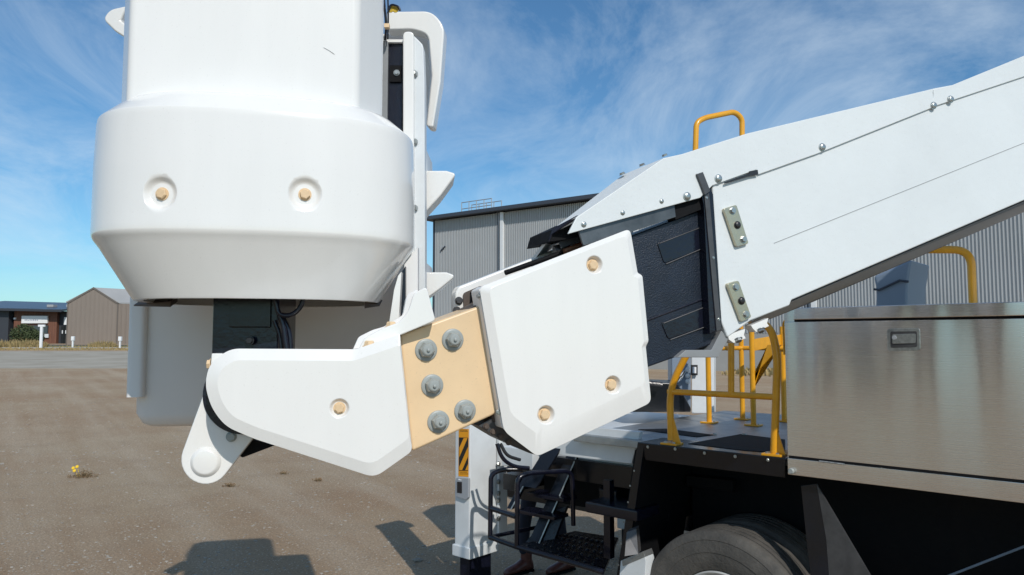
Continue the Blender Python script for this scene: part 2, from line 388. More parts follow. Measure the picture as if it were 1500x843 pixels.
# kerb line, road strip and verge in front of the far buildings
def strip(name, m, y0, y1, x0, x1, dz, n=40):
    b = MB(); r0, r1, r2, r3 = [], [], [], []
    for i in range(n+1):
        t = i/n
        x = x0+(x1-x0)*t
        r0.append(V((x, y0, gz(x, y0)+dz))); r1.append(V((x, y1, gz(x, y1)+dz)))
        r2.append(V((x, y0, gz(x, y0)-.2))); r3.append(V((x, y1, gz(x, y1)-.2)))
    b.loft([r2, r0, r1, r3], cap=False, closed=False); return tag(b.build(name, m, smooth=30), kind='structure')
strip('kerb', 'kerb_concrete', 86, 86.5, -110, -26, .13)
strip('verge', 'green_grass', 86.5, 97, -110, -26, .06)
strip('path', 'kerb_concrete', 81.2, 82.6, -110, -26, .015)
mat('pale_gravel', (.40, .365, .30), .95, col2=(.31, .275, .215), vscale=.35, bump=.4, bscale=6)
strip('gravel_track', 'pale_gravel', 44, 76, -110, -11, .004, 60)
strip('road', 'asphalt', 97, 104, -120, -26, .02)

# ================================================================== BIG GREY SHED
def grey_shed():
    c0 = P(636, 497, 66); c0.z = 0; d = V((.802, -.597, 0)).normalized(); nn = V((-.597, -.802, 0)).normalized(); L = 62; HT = 2.15+177/F*66-.1
    root = tag(empty('steel_shed', c0), 'large grey corrugated steel shed behind the truck with dark eave and white downpipes', 'shed')
    # corrugated skin as real ribs
    b = MB(); z0 = 2.55; zt = HT-.1; pts = []; s = 0; pitch = .182
    while s < L:
        for ds, o in ((0, 0), (.086, 0), (.098, .078), (.168, .078), (.180, 0)): pts.append(c0+d*(s+ds)+nn*o)
        s += pitch
    b.loft([[p+V((0, 0, z0)) for p in pts], [p+V((0, 0, zt)) for p in pts]], cap=False, closed=False)
    b.build('wall_cladding', 'shed_grey', root, smooth=0)
    b = MB(); b.box(c0-nn*.3, d*L, nn*.34, V((0, 0, 2.55))); b.box(c0-nn*30+d*.02, d*(L-.04), nn*29.95, V((0, 0, HT-.2))); b.build('wall', 'concrete_wall', root, smooth=0)
    b = MB(); b.box(c0-nn*.05-d*.18, d*.18, nn*.12, V((0, 0, HT))); b.build('corner_flashing', 'shed_dark', root, smooth=0)
    b = MB(); b.box(c0-d*.9-nn*30+V((0, 0, HT)), d*(L+1.5), nn*30.62, V((0, 0, .32))); b.build('roof', 'shed_dark', root, smooth=0)
    b = MB(); b.box(c0-d*.9+nn*.64+V((0, 0, HT-.05)), d*(L+1.5), nn*.2, V((0, 0, .25))); b.build('gutter', 'shed_dark', root, bevel=.04, smooth=30)
    for u in (735,):
        q = Pl(c0, nn).at(u, 400); s = (q-c0).dot(d)
        for k in range(4):
            ss = s+k*12.3
            b = MB(); b.box(c0+d*(ss-.55)+nn*.047, d*.42, nn*.02, V((0, 0, HT))); b.build('column_flashing', 'shed_dark', root, smooth=0)
            b = MB(); b.box(c0+d*ss+nn*.05, d*.34, nn*.25, V((0, 0, HT-.1))); b.build('downpipe', 'downpipe_white', root, bevel=.03)
    # roof access railing
    g = MB(); q0 = c0+d*2.1-nn*1.2+V((0, 0, HT+.3)); 
    for k in range(5):
        g.tube([q0+d*k*.85, q0+d*k*.85+V((0, 0, 1.25))], .045, 6)
        g.tube([q0+d*k*.85-nn*1.4, q0+d*k*.85-nn*1.4+V((0, 0, 1.25))], .045, 6)
    for z in (.65, 1.22):
        g.tube([q0+V((0, 0, z)), q0+d*3.4+V((0, 0, z))], .04, 6); g.tube([q0-nn*1.4+V((0, 0, z)), q0+d*3.4-nn*1.4+V((0, 0, z))], .04, 6)
    g.build('roof_railing', 'galvanised', root)
    # small bracket on the wall
    q = Pl(c0, nn).at(646, 369, .08); b = MB(); b.box(q, d*.5+V((0, 0, .35)), nn*.1, V((0, 0, .12))); b.build('wall_bracket', 'shed_dark', root, smooth=0)
grey_shed()

# ================================================================== BROWN SHED AND OFFICE (left)
def ribbed(b, a, c, z0f, z1f, nn, pitch=.76, dep=.05):
    L = (c-a).length; d = (c-a).normalized(); n = int(L/pitch); lo, hi = [], []
    for i in range(n):
        for f, o in ((0, 0), (.70, 0), (.76, dep), (.94, dep)):
            s = min(L, (i+f)*L/n); lo.append(a+d*s+nn*o+V((0, 0, z0f))); hi.append(a+d*s+nn*o+V((0, 0, z1f(s/L))))
    lo.append(c+V((0, 0, z0f))); hi.append(c+V((0, 0, z1f(1)))); b.loft([lo, hi], cap=False, closed=False)
def brown_shed():
    Y = 106; a = P(99, 470, Y); a.z = 0; c = P(171, 470, Y+2); c.z = 0; g = gz(a.x, Y)
    root = tag(empty('brown_shed', (a.x, a.y, g)), 'brown ribbed metal shed with pale gabled roof beyond the gravel yard', 'shed')
    d = (c-a).normalized(); nn = V((d.y, -d.x, 0)); bk = -nn*14+d*4
    ze, zp = P(0, 444, Y).z, P(0, 423, Y).z
    pk = .50; b = MB(); ribbed(b, a, c, g-.3, lambda t: ze+(zp-ze)*(t/pk if t < pk else (1-t)/(1-pk)*1.0), nn, .55, .025)
    side = d*11+(-nn*2)
    # right-hand return wall
    ribbed(b, c, c+d*9-nn*3.2, g-.3, lambda t: ze, nn, .6)
    b.build('wall', 'brown_shed', root, smooth=0)
    m = a+(c-a)*pk; r = MB(); up = V((0, 0, 1)); bk = d*26-nn*18
    r.prism([a+up*ze-d*.3, m+up*(zp+.05), m+up*(zp+.05)+bk, a+up*ze+bk-d*.3], up*.18)
    r.prism([m+up*(zp+.05), c+up*ze+d*.3, c+up*ze+bk+d*.3, m+up*(zp+.05)+bk], up*.18)
    r.build('roof', 'shed_roof', root, smooth=0)
    t = MB()
    t.prism([a+up*(ze-.1)+nn*.1, m+up*zp+nn*.1, m+up*(zp+.28)+nn*.1, a+up*(ze+.2)+nn*.1], -nn*.2); t.prism([m+up*zp+nn*.1, c+up*(ze-.1)+nn*.1, c+up*(ze+.2)+nn*.1, m+up*(zp+.28)+nn*.1], -nn*.2)
    t.box(c+up*g, d*.15, nn*.12, up*(ze-g)); t.box(a+up*g-d*.1, d*.12, nn*.12, up*(ze-g)); t.build('trim', 'brown_trim', root, smooth=0)
brown_shed()
def office():
    Y = 112; g = gz(P(40, 480, Y).x, Y); up = V((0, 0, 1))
    a = P(-60, 480, Y); a.z = 0; c = P(100, 480, Y); c.z = 0
    root = tag(empty('office_building', (a.x, a.y, g)), 'low office clad in reddish timber with long dark blue roof at the far left', 'building')
    X = lambda u: P(u, 480, Y).x; Z = lambda v: P(40, v, Y).z
    b = MB(); b.box(V((X(20), Y, g-.2)), V((X(83)-X(20), 0, 0)), V((0, 8, 0)), up*(Z(456)-g+.2)); b.build('timber_wall', 'timber_cladding', root, smooth=0)
    b = MB(); b.box(V((X(-70), Y-.6, g-.2)), V((X(16)-X(-70), 0, 0)), V((0, 8, 0)), up*(Z(452)-g+.2)); b.build('dark_wall', 'office_dark', root, smooth=0); b = MB(); b.box(V((X(83), Y+.6, g-.2)), V((X(100)-X(83), 0, 0)), V((0, 8, 0)), up*(Z(456)-g+.2)); b.build('dark_wall', 'office_dark', root, smooth=0)
    b = MB(); b.prism([V((X(-75), Y-1.6, Z(453))), V((X(99), Y-1.6, Z(457))), V((X(99), Y+12, Z(443))), V((X(-75), Y+12, Z(438)))], up*.3); b.build('roof', 'office_roof', root, smooth=0)
    f = MB(); f.prism([V((X(-75), Y-1.75, Z(454))), V((X(99), Y-1.75, Z(458))), V((X(99), Y-1.75, Z(455.2))), V((X(-75), Y-1.75, Z(451)))], V((0, .14, 0))); f.build('fascia', 'office_dark', root, smooth=0)
    for u0, u1, v0, v1 in ((29, 47, 477, 489), (48, 71, 477, 489)):
        w = MB(); w.box(V((X(u0), Y-.12, Z(v1))), V((X(u1)-X(u0), 0, 0)), V((0, .12, 0)), up*(Z(v0)-Z(v1))); fr = w.build('window', 'office_dark', root, smooth=0)
        w = MB(); w.box(V((X(u0+.5), Y-.16, Z(v1-.5))), V((X(u1-.5)-X(u0+.5), 0, 0)), V((0, .04, 0)), up*(Z(v0+.5)-Z(v1-.5))); w.build('pane', 'window_glass', fr, smooth=0)
    w = MB(); w.box(V((X(58), Y-.3, Z(495))), V((X(73)-X(58), 0, 0)), V((0, .18, 0)), up*(Z(489.5)-Z(495))); w.build('low_panel', 'leg_white', root, smooth=0)
    for u0 in (87, 92):
        w = MB(); w.box(V((X(u0), Y+.45, g)), V((X(u0+4.5)-X(u0), 0, 0)), V((0, .15, 0)), up*(Z(478)-g)); dr = w.build('door', 'sticker_black', root, smooth=0)
        w = MB(); w.box(V((X(u0+1.6), Y+.38, Z(489))), V((.14, 0, 0)), V((0, .06, 0)), up*.5); w.build('handle', 'downpipe_white', dr, smooth=0)
    w = MB(); w.box(V((X(91.5), Y+.3, Z(476))), V((X(98.5)-X(91.5), 0, 0)), V((0, .1, 0)), up*(Z(465)-Z(476))); w.build('notice_board', 'sign_white', root, smooth=0)
    w = MB(); w.box(V((X(33), Y-.35, Z(474))), V((X(71)-X(33), 0, 0)), V((0, .3, 0)), up*(Z(463)-Z(474))); sg = w.build('sign', 'sign_white', root, bevel=.03)
    w = MB(); x = X(38); random.seed(3)
    while x < X(56): 
        l = random.uniform(.12, .22); w.box(V((x, Y-.37, Z(470.2))), V((l, 0, 0)), V((0, .01, 0)), up*random.uniform(.14, .24)); x += l+.09
    w.build('faded_print', 'sign_print', sg, smooth=0)
    w = MB(); w.cbox(V((X(22), Y-.1, Z(467))), (.3, 0, 0), (0, .2, 0), (0, 0, .25)); w.build('wall_light', 'sign_white', root, smooth=0)
    for u in (55, 84):
        w = MB(); w.box(V((X(u), Y+2, Z(449))), V((1.0, 0, 0)), V((0, 1, 0)), up*.35); w.build('roof_vent', 'shed_roof', root, smooth=0)
office()
# white sign post at the roadside and the two meter boxes
def roadside():
    p = GP(62, 85); r = tag(empty('sign_post', p), 'white T shaped post standing in front of the timber office sign', 'post'); up = V((0, 0, 1))
    b = MB(); b.cbox(p+up*1.25, (.28, 0, 0), (0, .2, 0), (0, 0, 2.5)); b.build('post', 'sign_white', r, bevel=.02)
    b = MB(); b.cbox(p+up*2.62, (.75, 0, 0), (0, .22, 0), (0, 0, .24)); b.build('cap', 'sign_white', r, bevel=.02)
    for u, Y, l in ((108.5, 88, 'white meter box on a thin post in front of the brown shed gable'), (177.5, 86, 'white meter box on a post partly hidden by the basket edge')):
        p = GP(u, Y); r = tag(empty('meter_box', p), l, 'meter box', 'meter boxes on the verge')
        b = MB(); b.cbox(p+up*.45, (.16, 0, 0), (0, .16, 0), (0, 0, .9)); b.build('post', 'sign_white', r)
        b = MB(); b.cbox(p+up*1.12, (.34, 0, 0), (0, .3, 0), (0, 0, .5)); b.build('box', 'sign_white', r, bevel=.03)
roadside()
# plants
def blades(b, c, n, rad, h, w=.03, spread=.5):
    for i in range(n):
        a = random.uniform(0, 2*pi); rr = rad*math.sqrt(random.random()); p = c+V((cos(a)*rr, sin(a)*rr, 0)); hh = h*random.uniform(.55, 1)*(1-.5*(rr/rad)**2)
        l = V((cos(a)*spread*hh*random.random(), sin(a)*spread*hh*random.random(), 0)); t = a+random.uniform(-1.5, 1.5)+pi/2; sd = V((cos(t), sin(t), 0))*w/2
        b.face([p-sd, p+sd, p+sd*.8+l*.35+V((0, 0, hh*.6)), p-sd*.8+l*.35+V((0, 0, hh*.6))]); b.face([p-sd*.8+l*.35+V((0, 0, hh*.6)), p+sd*.8+l*.35+V((0, 0, hh*.6)), p+l+V((0, 0, hh))])
random.seed(11)
TUFT = [(8, 90, 1.9, 1.2, 'wide golden grass tussock at the left edge of the photo'), (22, 91, 1.3, 1.0, 'small golden tussock just right of the leftmost one'), (40, 89, 1.9, 1.25, 'golden tussock in front of the office windows'), (55, 91, 1.3, 1.1, 'golden tussock touching the white T shaped post'),
        (152, 89, 1.5, 1.1, 'golden tussock in front of the brown shed'), (160, 87.5, 1.1, .7, 'low golden tussock beside the one before the brown shed')]
for u, Y, r, h, l in TUFT:
    b = MB(); c = GP(u, Y); blades(b, V((0, 0, 0)), 420, r, h, .09); o = b.build('grass_tussock', 'dry_grass', smooth=0); o.location = c; tag(o, l, 'grass tussock', 'tussocks on the verge')
for u, Y, r, l in ((36, 103, 1.6, 'taller round green bush before the office windows'), (52, 101, 1.15, 'lower green bush beside the taller one at the office')):
    c = GP(u, Y); root = tag(empty('bush', c), l, 'bush', 'bushes at the office')
    b = MB()
    for i in range(1500):
        v = V((random.gauss(0, 1), random.gauss(0, 1), random.gauss(0, 1))).normalized()*random.uniform(.55, 1.05); p = c+V((v.x*r, v.y*r, r*.95+v.z*r*.85)); q = V((random.gauss(0, 1), random.gauss(0, 1), random.gauss(0, 1))).normalized()*.13; w = q.orthogonal().normalized()*.09
        b.face([p-q, p+w, p+q, p-w])
    b.build('foliage', 'bush_green', root, smooth=0)
    b = MB(); b.tube([c, c+V((.1, 0, r))], .08, 6); b.build('stem', 'brown_trim', root)
# dry verge cover (stuff): beside the kerb and at the foot of the big shed
b = MB()
for i in range(5200):
    x = random.uniform(-75, -40); y = random.choice([random.uniform(82.8, 85.6), random.uniform(86.6, 96), random.uniform(79, 81)]); blades(b, V((x, y, gz(x, y))), 1, .2, random.uniform(.06, .32), .12)
for i in range(6500):
    t = random.random(); s = 28+t*16; q = P(636, 497, 66); q.z = 0; q += V((.802, -.597, 0))*s+V((-.597, -.802, 0))*abs(random.gauss(0, 2.1)); q.z = 0; blades(b, q, 1, .3, random.uniform(.1, .5), .14)
tag(b.build('dry_verge_grass', 'dry_grass', smooth=0), 'dry golden grass along the kerb and the foot of the grey shed', 'grass', kind='stuff')
# loose stones
b = MB(); random.seed(5)
def stone(bm, c, r):
    a = random.uniform(0, pi); sx, sy, sz = r*random.uniform(.7, 1.3), r*random.uniform(.6, 1), r*random.uniform(.4, .7)
    vs = []
    for z, k in ((-.3, .8), (.35, .95), (.8, .5)):
        vs.append([c+V(((cos(2*pi*j/5+a)*sx*k*random.uniform(.8, 1.2)), sin(2*pi*j/5+a)*sy*k*random.uniform(.8, 1.2), sz*z)) for j in range(5)])
    bm.loft(vs)
for i in range(9000):
    Y = 5.6+random.random()**1.8*20; u = random.uniform(-60, 1000); c = GP(u, Y); stone(b, c, random.choice([.006, .008, .010, .012, .018])*random.uniform(.7, 1.25)*(1 if Y < 12 else 1.4))
for u, v, r in ((90, 808, .035), (612, 822, .045), (3, 680, .05), (230, 662, .04), (560, 762, .03), (350, 690, .03), (742, 838, .03)):
    stone(b, PZ(u, v, .005), r)
tag(b.build('loose_gravel', 'stone', smooth=0), 'small pale loose stones scattered over the brown gravel yard', 'gravel', kind='stuff')
# weeds
def weed(u, v, w, h, l, flowers=()):
    c = PZ(u, v, 0); root = tag(empty('weed', c), l, 'weed', 'small weeds on the gravel'); b = MB()
    for i in range(int(150*w/.25)):
        a = random.uniform(0, 2*pi); r = w*random.random(); p = c+V((cos(a)*r, sin(a)*r*.6, 0)); q = p+V((random.uniform(-.05, .05), random.uniform(-.05, .05), random.uniform(.02, h)*(1.1-r/w))); s = V((.006, 0, 0)); 
        b.face([p-s, p+s, q+s*.5]); b.face([q-s*2, q+V((0, .01, .012)), q+s*2])
    b.build('foliage', 'weed_dry', root, smooth=0)
    for fx, fz in flowers:
        f = MB(); f.lathe(c+V((fx, -.02, fz)), (0, -1, .5), [(.012, 0), (.026, .006), (.02, .014)], 10); f.tube([c+V((fx*.6, 0, 0)), c+V((fx, -.015, fz))], .003, 5); f.build('flower', 'flower_yellow', root)
weed(122, 699, .24, .13, 'flowering weed with small yellow heads on the open gravel', ((-.15, .14), (-.09, .16), (-.13, .10)))
weed(337, 713, .10, .06, 'tiny dry weed just right of the hanging lobe plate'); weed(415, 695, .06, .05, 'tiny dry weed below the long arm cover'); weed(466, 705, .07, .05, 'tiny dry weed right of the one below the long arm cover')
# dark scrap on the gravel
b = MB(); c = PZ(14, 576, 0.02); b.prism([c+V((-.22, 0, 0)), c+V((.2, .05, 0)), c+V((.24, .25, .02)), c+V((-.1, .2, .03))], V((0, 0, .03))); tag(b.build('flat_scrap', 'black_dull', smooth=0), 'flat dark scrap lying alone on the gravel at far left', 'scrap')

# ================================================================== THE TRUCK
TR = tag(empty('boom_lift_truck', T(0, .9, 0)), 'white boom lift truck with yellow handrails, stainless locker and a raised basket', 'truck')
up = V((0, 0, 1))
# ---- basket cover (bell) -------------------------------------------------
def sup(a, b, th, e):
    c, s = cos(th), sin(th); return a*math.copysign(abs(c)**(2/e), c), b*math.copysign(abs(s)**(2/e), s)
PSI = radians(12.5); EX = V((cos(PSI), sin(PSI), 0)); EY = V((-sin(PSI), cos(PSI), 0))
BC = P(386, 400, 2.49); BC.z = 0
def ring(z, a, b, n=96, e=2.8, c=BC): return [c+EX*sup(a, b, 2*pi*k/n, e)[0]+EY*sup(a, b, 2*pi*k/n, e)[1]+V((0, 0, z)) for k in range(n)]
zb, zm, zt = H+.120, H+.305, H+.662
ofs = [(zb, .392, .298), (zb+.006, .396, .302), (zm-.030, .4895, .3794), (zm-.010, .5045, .3930), (zm-.004, .5085, .3965), (zm+.002, .511, .399), (zm+.007, .5123, .400), (zm+.022, .5125, .4005)]+[(H+.345+k*.024, .512, .4) for k in range(8)]+[(zt-.020, .508, .3975), (zt-.004, .506, .396), (zt+.000, .504, .3945), (zt+.003, .501, .392), (zt+.009, .494, .388), (zt+.040, .456, .3675), (zt+.046, .448, .364), (zt+.052, .440, .360), (zt+.056, .430, .352), (zt+.057, .36, .28)]
b = MB(); inn = [(z, a-.028, bb-.028) for z, a, bb in ofs]
ofs = [(z, a*.972, bb) for z, a, bb in ofs]; inn = [(z, a-.028, bb-.028) for z, a, bb in ofs]
b.loft([ring(*o) for o in ofs]+[ring(z-.028 if z > zb+.03 else z, a, bb) for z, a, bb in inn[::-1]]+[ring(*ofs[0])], cap=False)
bell = b.build('basket_base_cover', 'gloss_white', TR, smooth=50); finish(bell, 50, True)
for u, v in ((234, 283), (447, 284)):
    # hit point on the cover: march along the ray
    d = ray(u, v).normalized(); t = 1.4
    while t < 3.2:
        p = CAM+d*t; q = p-BC; x, y = q.dot(EX), q.dot(EY)
        if (abs(x)/.4975)**2.8+(abs(y)/.399)**2.8 <= 1: break
        t += .001
    nx = abs(x/.4975)**1.8/.4975*math.copysign(1, x); ny = abs(y/.399)**1.8/.399*math.copysign(1, y); n = (EX*nx+EY*ny).normalized()
    cut(bell, [dimple_cut(p, n, .056, .015)]); hexbolt(bell, p-n*.015, n, .0150, 'tan_plastic')
# flaps hanging under the cover rim
for u0, v0, u1, v1 in ((196, 447, 250, 442), (556, 447, 534, 444)):
    b = MB(); a_ = P(u0, v0, 2.50); c_ = P(u1, v1, 2.42); b.prism([a_, c_, c_-V((0, 0, .018)), a_+V((0, 0, .0))-V((0, 0, .004))], V((0, .05, .02))); b.build('rim_flap', 'brown_liner', bell)
# ---- upper column over the bell ------------------------------------------
def chamf(z, a, bb, ch, c): 
    pts = [(-a, -bb+ch*1.3), (-a+ch*.55, -bb), (a-ch, -bb), (a, -bb+ch*1.7), (a, bb-ch), (a-ch, bb), (-a+ch, bb), (-a, bb-ch)]
    pts = round_poly(pts, .018, 4)
    return [c+EX*x+EY*y+V((0, 0, z)) for x, y in pts]
CC = P(384, 200, 2.48); CC.z = 0
b = MB(); b.loft([chamf(zt+.0, .396, .275, .085, CC), chamf(H+2.38, .396, .275, .085, CC)]); col = b.build('control_column_cover', 'gloss_white', TR, smooth=40); finish(col, 40, True)  # unseen upper height set so the ground shadow reaches far enough
# scratch mark on the column front
b = MB(); q = Pl(CC-EY*.275, -EY); b.tube([q.at(474, 70, .001), q.at(483, 75, .001), q.at(490, 80, .001)], .0005, 5); b.build('scratch', 'seam_dark', col)
# ---- basket behind ---------------------------------------------------------
BB = V((-.94, 3.16, 0)); BB.z = 0
def rrect(z, a, bb, r, c=BB, n=6):
    pts = round_poly([(-a, -bb), (a, -bb), (a, bb), (-a, bb)], r, n); return [c+EX*x+EY*y+V((0, 0, z)) for x, y in pts]
zb0 = H-.325
b = MB(); b.loft([rrect(zb0, .485, .27, .06), rrect(zb0+.012, .51, .295, .08), rrect(zb0+.05, .53, .315, .09), rrect(zb0+.6, .535, .32, .09), rrect(H+1.22, .535, .34, .09), rrect(H+1.22, .50, .30, .07), rrect(zb0+.08, .48, .285, .06)]); bk = b.build('basket', 'basket_white', TR, smooth=45)
b = MB()      # raised corner rib at the left of the basket
q0 = BB-EX*.530-EY*.328; b.loft([[q0+EX*x+EY*y+V((0, 0, z)) for x, y in round_poly([(-.012, -.02), (.045, -.02), (.045, .12), (-.012, .12)], .018, 4)] for z in (zb0+.115, zb0+.13, H+1.28)]); b.build('corner_rib', 'basket_white', bk, smooth=45)
# basket rim lip and side scoops (right: large, left: partly hidden)
def px_tube(pts, Y, r, fr=.06): return fillet([P(u, v, Y) for u, v in pts], fr, 8)
b = MB(); pl = Pl(P(610, 60, 2.86), V((-.10, -1, 0)))
outer = round_poly([(566, 17), (632, 16), (651, 38), (645, 120), (634, 187), (624, 185), (632, 110), (627, 50), (604, 43), (566, 44)], [0, 22, 16, 0, 4, 4, 0, 12, 8, 0], 6)
b.prism([pl.at(u, v, .05) for u, v in outer], -pl.n*.07); b.build('rim_lip', 'gloss_white', bk, bevel=.010, seg=4)
b = MB(); inner = round_poly([(566, 30), (626, 30), (632, 110), (624, 180), (566, 180)], [0, 20, 0, 0, 0], 6)
b.prism([pl.at(u, v, -.06) for u, v in inner], -pl.n*.05); b.build('side_wall', 'basket_white', bk, bevel=.01)
b = MB(); outer = round_poly([(186, 8), (160, 14), (150, 28), (168, 46), (190, 60), (190, 40), (176, 30)], [0, 8, 10, 4, 0, 0, 0], 5)
b.prism([pl.at(u, v, .05) for u, v in outer], -pl.n*.3); b.build('rim_lip', 'gloss_white', bk, bevel=.008, seg=3)
# vertical mounting posts at the right corner
def vpost(u0, u1, v0, v1, Y, m, name, parent, dep=.05, bev=.006, r=None):
    b = MB(); a_, c_ = P(u0, v0, Y), P(u1, v1, Y); rr = r or 0
    x0, x1 = a_.x, c_.x; b.box(V((x0, Y, c_.z)), V((x1-x0, 0, 0)), V((0, dep, 0)), V((0, 0, a_.z-c_.z))); return b.build(name, m, parent, bevel=bev, seg=3)
p1 = MB(); pts = round_poly([(590, 500), (590, 46), (606, 46), (607, 500)], [0, 7, 7, 0], 5); plp = Pl(P(600, 200, 2.62), V((0, -1, 0))); p1.prism([plp.at(u, v) for u, v in pts], V((0, .05, 0))); po = p1.build('mounting_post', 'gloss_white', TR, bevel=.006, seg=3)
p2 = MB(); pts = round_poly([(606, 500), (606, 52), (612, 58), (620, 66), (622, 120), (623, 500)], [0, 0, 4, 6, 4, 0], 5); p2.prism([plp.at(u, v, -.025) for u, v in pts], V((0, .06, 0))); p2.build('post_flange', 'leg_white', po, bevel=.004, seg=3)
for v in (108, 208, 305): hexbolt(po, plp.at(608, v, -.018)+V((0, 0, 0)), V((1, -.35, 0)), .0095)
b = MB(); b.prism([plp.at(u, v, -.03) for u, v in ((559, 58), (592, 58), (592, 62), (559, 62))], V((0, .03, 0))); b.build('post_crossbar', 'gloss_white', po)
dk = vpost(568, 590, 60, 196, 2.665, 'black_smooth', 'control_panel', TR, .03)
vpost(571, 588, 96, 120, 2.655, 'black_dull', 'slot', dk, .009, 0); vpost(559, 567, 60, 196, 2.65, 'grey_paint', 'side_strip', dk, .03, .002)
hexbolt(dk, P(581, 107, 2.654), V((0, -1, 0)), .009)
b = MB(); b.tube(fillet([P(561, -30, 2.6), P(563, 10, 2.6), P(566, 35, 2.61), P(564, 60, 2.63)], .05), .0045, 8); b.tube(fillet([P(567, -30, 2.6), P(569, 20, 2.6), P(568, 58, 2.63)], .05), .003, 8); b.build('cable', 'black_smooth', po)
b = MB(); 
for k in range(5):
    c = P(572+k*1.8, 11+abs(k-2)*1.5, 2.62); a1 = random.uniform(0, 3); b.tube([c+V((cos(t+a1)*.010, 0, sin(t+a1)*.010)) for t in [i*pi/5 for i in range(11)]], .0028, 6)
b.build('rope_hook', 'rope', po); b = MB(); b.tube(fillet([P(568, 20, 2.61), P(572, 6, 2.61), P(584, 10, 2.61), P(586, 16, 2.61)], .03), .004, 8); b.build('hook', 'black_smooth', po)
b = MB(); b.cbox(P(567, 39, 2.58), (.018, 0, 0), (0, .02, 0), (0, 0, .014)); b.build('clip', 'tan_plastic', po)
# boarding steps that stick out from the basket's right side
for vt, vb, ur, l in ((250, 313, 667, 1), (399, 440, 665, 1)):
    b = MB(); Y = 2.74; top = round_poly([(618, vt), (650, vt-1), (ur, vt+6)], [0, 0, 0])
    A = [P(616, vt, Y), P(654, vt, Y), P(ur, vt+4, Y), P(ur-1, vt+9, Y), P(646, vt+(vb-vt)*.58, Y), P(622, vb, Y), P(616, vb, Y)]
    b.prism(A, V((-.02, .17, 0))); st = b.build('boarding_step', 'gloss_white', TR, bevel=.012, seg=4)
    b = MB(); b.prism([P(618, vt-32 if vt < 300 else vt-16, Y+.08), P(625, vt-30 if vt < 300 else vt-14, Y+.08), P(626, vt+2, Y+.08), P(618, vt+2, Y+.08)], V((0, .2, 0))); b.build('back_plate', 'leg_white', st, bevel=.004)
# ---- black mast and hoses under the bell -----------------------------------
b = MB(); a_ = P(312, 425, 2.36); w = P(406, 500, 2.36).x-a_.x
x0 = a_.x; zlow = P(312, 540, 2.36).z; ztop = H+.35
b.box(V((x0, 2.36, zlow)), V((w, .01, 0)), V((-.02, .26, 0)), up*(ztop-zlow)); mast = b.build('mast', 'black_smooth', TR, bevel=.008, seg=3)
b = MB(); b.box(V((x0+w*.27, 2.350, P(0, 480, 2.35).z)), V((w*.62, .008, 0)), V((0, .02, 0)), up*.16); b.build('mast_plate', 'black_paint', mast, bevel=.004)
hexbolt(mast, P(366, 499, 2.347), V((0, -1, 0)), .011, 'black_bolt')
for i, (pts, r) in enumerate((([(445, 425), (443, 448), (428, 463), (408, 462), (404, 440)], .0075), ([(407, 455), (415, 475), (421, 520)], .008), ([(412, 462), (424, 485), (426, 520)], .0085), ([(402, 470), (410, 490), (414, 520)], .007))):
    b = MB(); b.tube(fillet([P(u, v, 2.30+.02*i) for u, v in pts], .06, 8), r, 12); b.build('hose', 'black_smooth', mast)
b = MB()
for k in range(9): c = P(415.5+k*.35, 490+k*2.6, 2.345); b.lathe(c, (0.1, 0, 1), [(.0100, 0), (.0108, .0018), (.0100, .0036)], 12)
b.build('hose_sleeve', 'black_bolt', mast)
# ---- long arm cover (front) -------------------------------------------------
ARM = Pl(P(450, 580, 2.06), V((.17, -.985, 0)))
raw = [(337, 511), (521, 512), (586, 490), (604, 661), (549, 700), (372, 643), (330, 625), (309, 597), (300, 563), (307, 533)]
ro = [9, 6, 4, 6, 14, 10, 16, 16, 16, 16]
outr = round_poly(raw, [14, 6, 3, 8, 14, 10, 16, 16, 16, 14], 5)
def shell(outr, inr, pl, off_in, off_mid, off_back, name, m, parent, bev=.003):
    b = MB(); b.loft([[pl.at(u, v, off_in) for u, v in inr], [pl.at(u, v, off_mid) for u, v in outr], [pl.at(u, v, off_back) for u, v in outr]]); return b.build(name, m, parent, bevel=bev, seg=3, bang=14, smooth=50)
ins = inset(raw, [17, 15, 2, 18, 17, 17, 17, 17, 17, 17]); inr = round_poly(ins, [14, 6, 3, 8, 14, 10, 16, 16, 16, 14], 5)
arm = shell(outr, inr, ARM, .010, 0, -.13, 'arm_cover', 'gloss_white', TR, .006)
# put the rim slightly proud: pocket and plug bolt
c = ARM.at(497, 598.5, .010); cut(arm, [dimple_cut(c, ARM.n, .031, .012)]); hexbolt(arm, c-ARM.n*.012, ARM.n, .0135, 'tan_plastic')
# bracket pieces stepping up behind the arm cover
b = MB(); b.prism([ARM.at(u, v, -.05) for u, v in round_poly([(524, 514), (534, 495), (562, 480.5), (585, 472), (598, 456), (606, 430), (625, 420), (638, 470), (585, 492), (550, 514)], [0, 5, 3, 6, 6, 5, 6, 5, 0, 0], 4)], -ARM.n*.07); br = b.build('arm_bracket', 'gloss_white', TR, bevel=.006, seg=3)
b = MB(); b.prism([ARM.at(u, v, -.09) for u, v in round_poly([(517, 512), (525, 494), (545, 484), (562, 479), (590, 462), (596, 432), (612, 424), (620, 470), (560, 505)], [0, 4, 3, 2, 4, 4, 3, 0, 0], 4)], -ARM.n*.13); b.build('bracket_step', 'basket_white', br, bevel=.005, seg=3)
for u, v in ((541, 503), (573, 475)):
    b = MB(); c = ARM.at(u, v, -.042 if u < 560 else -.075); b.lathe(c-V((0, 0, .018)), (0, 0, 1), [(.020, 0), (.020, .010), (.015, .012), (.014, .022), (.011, .025)], 6); b.build('plug', 'tan_plastic', br, smooth=30)
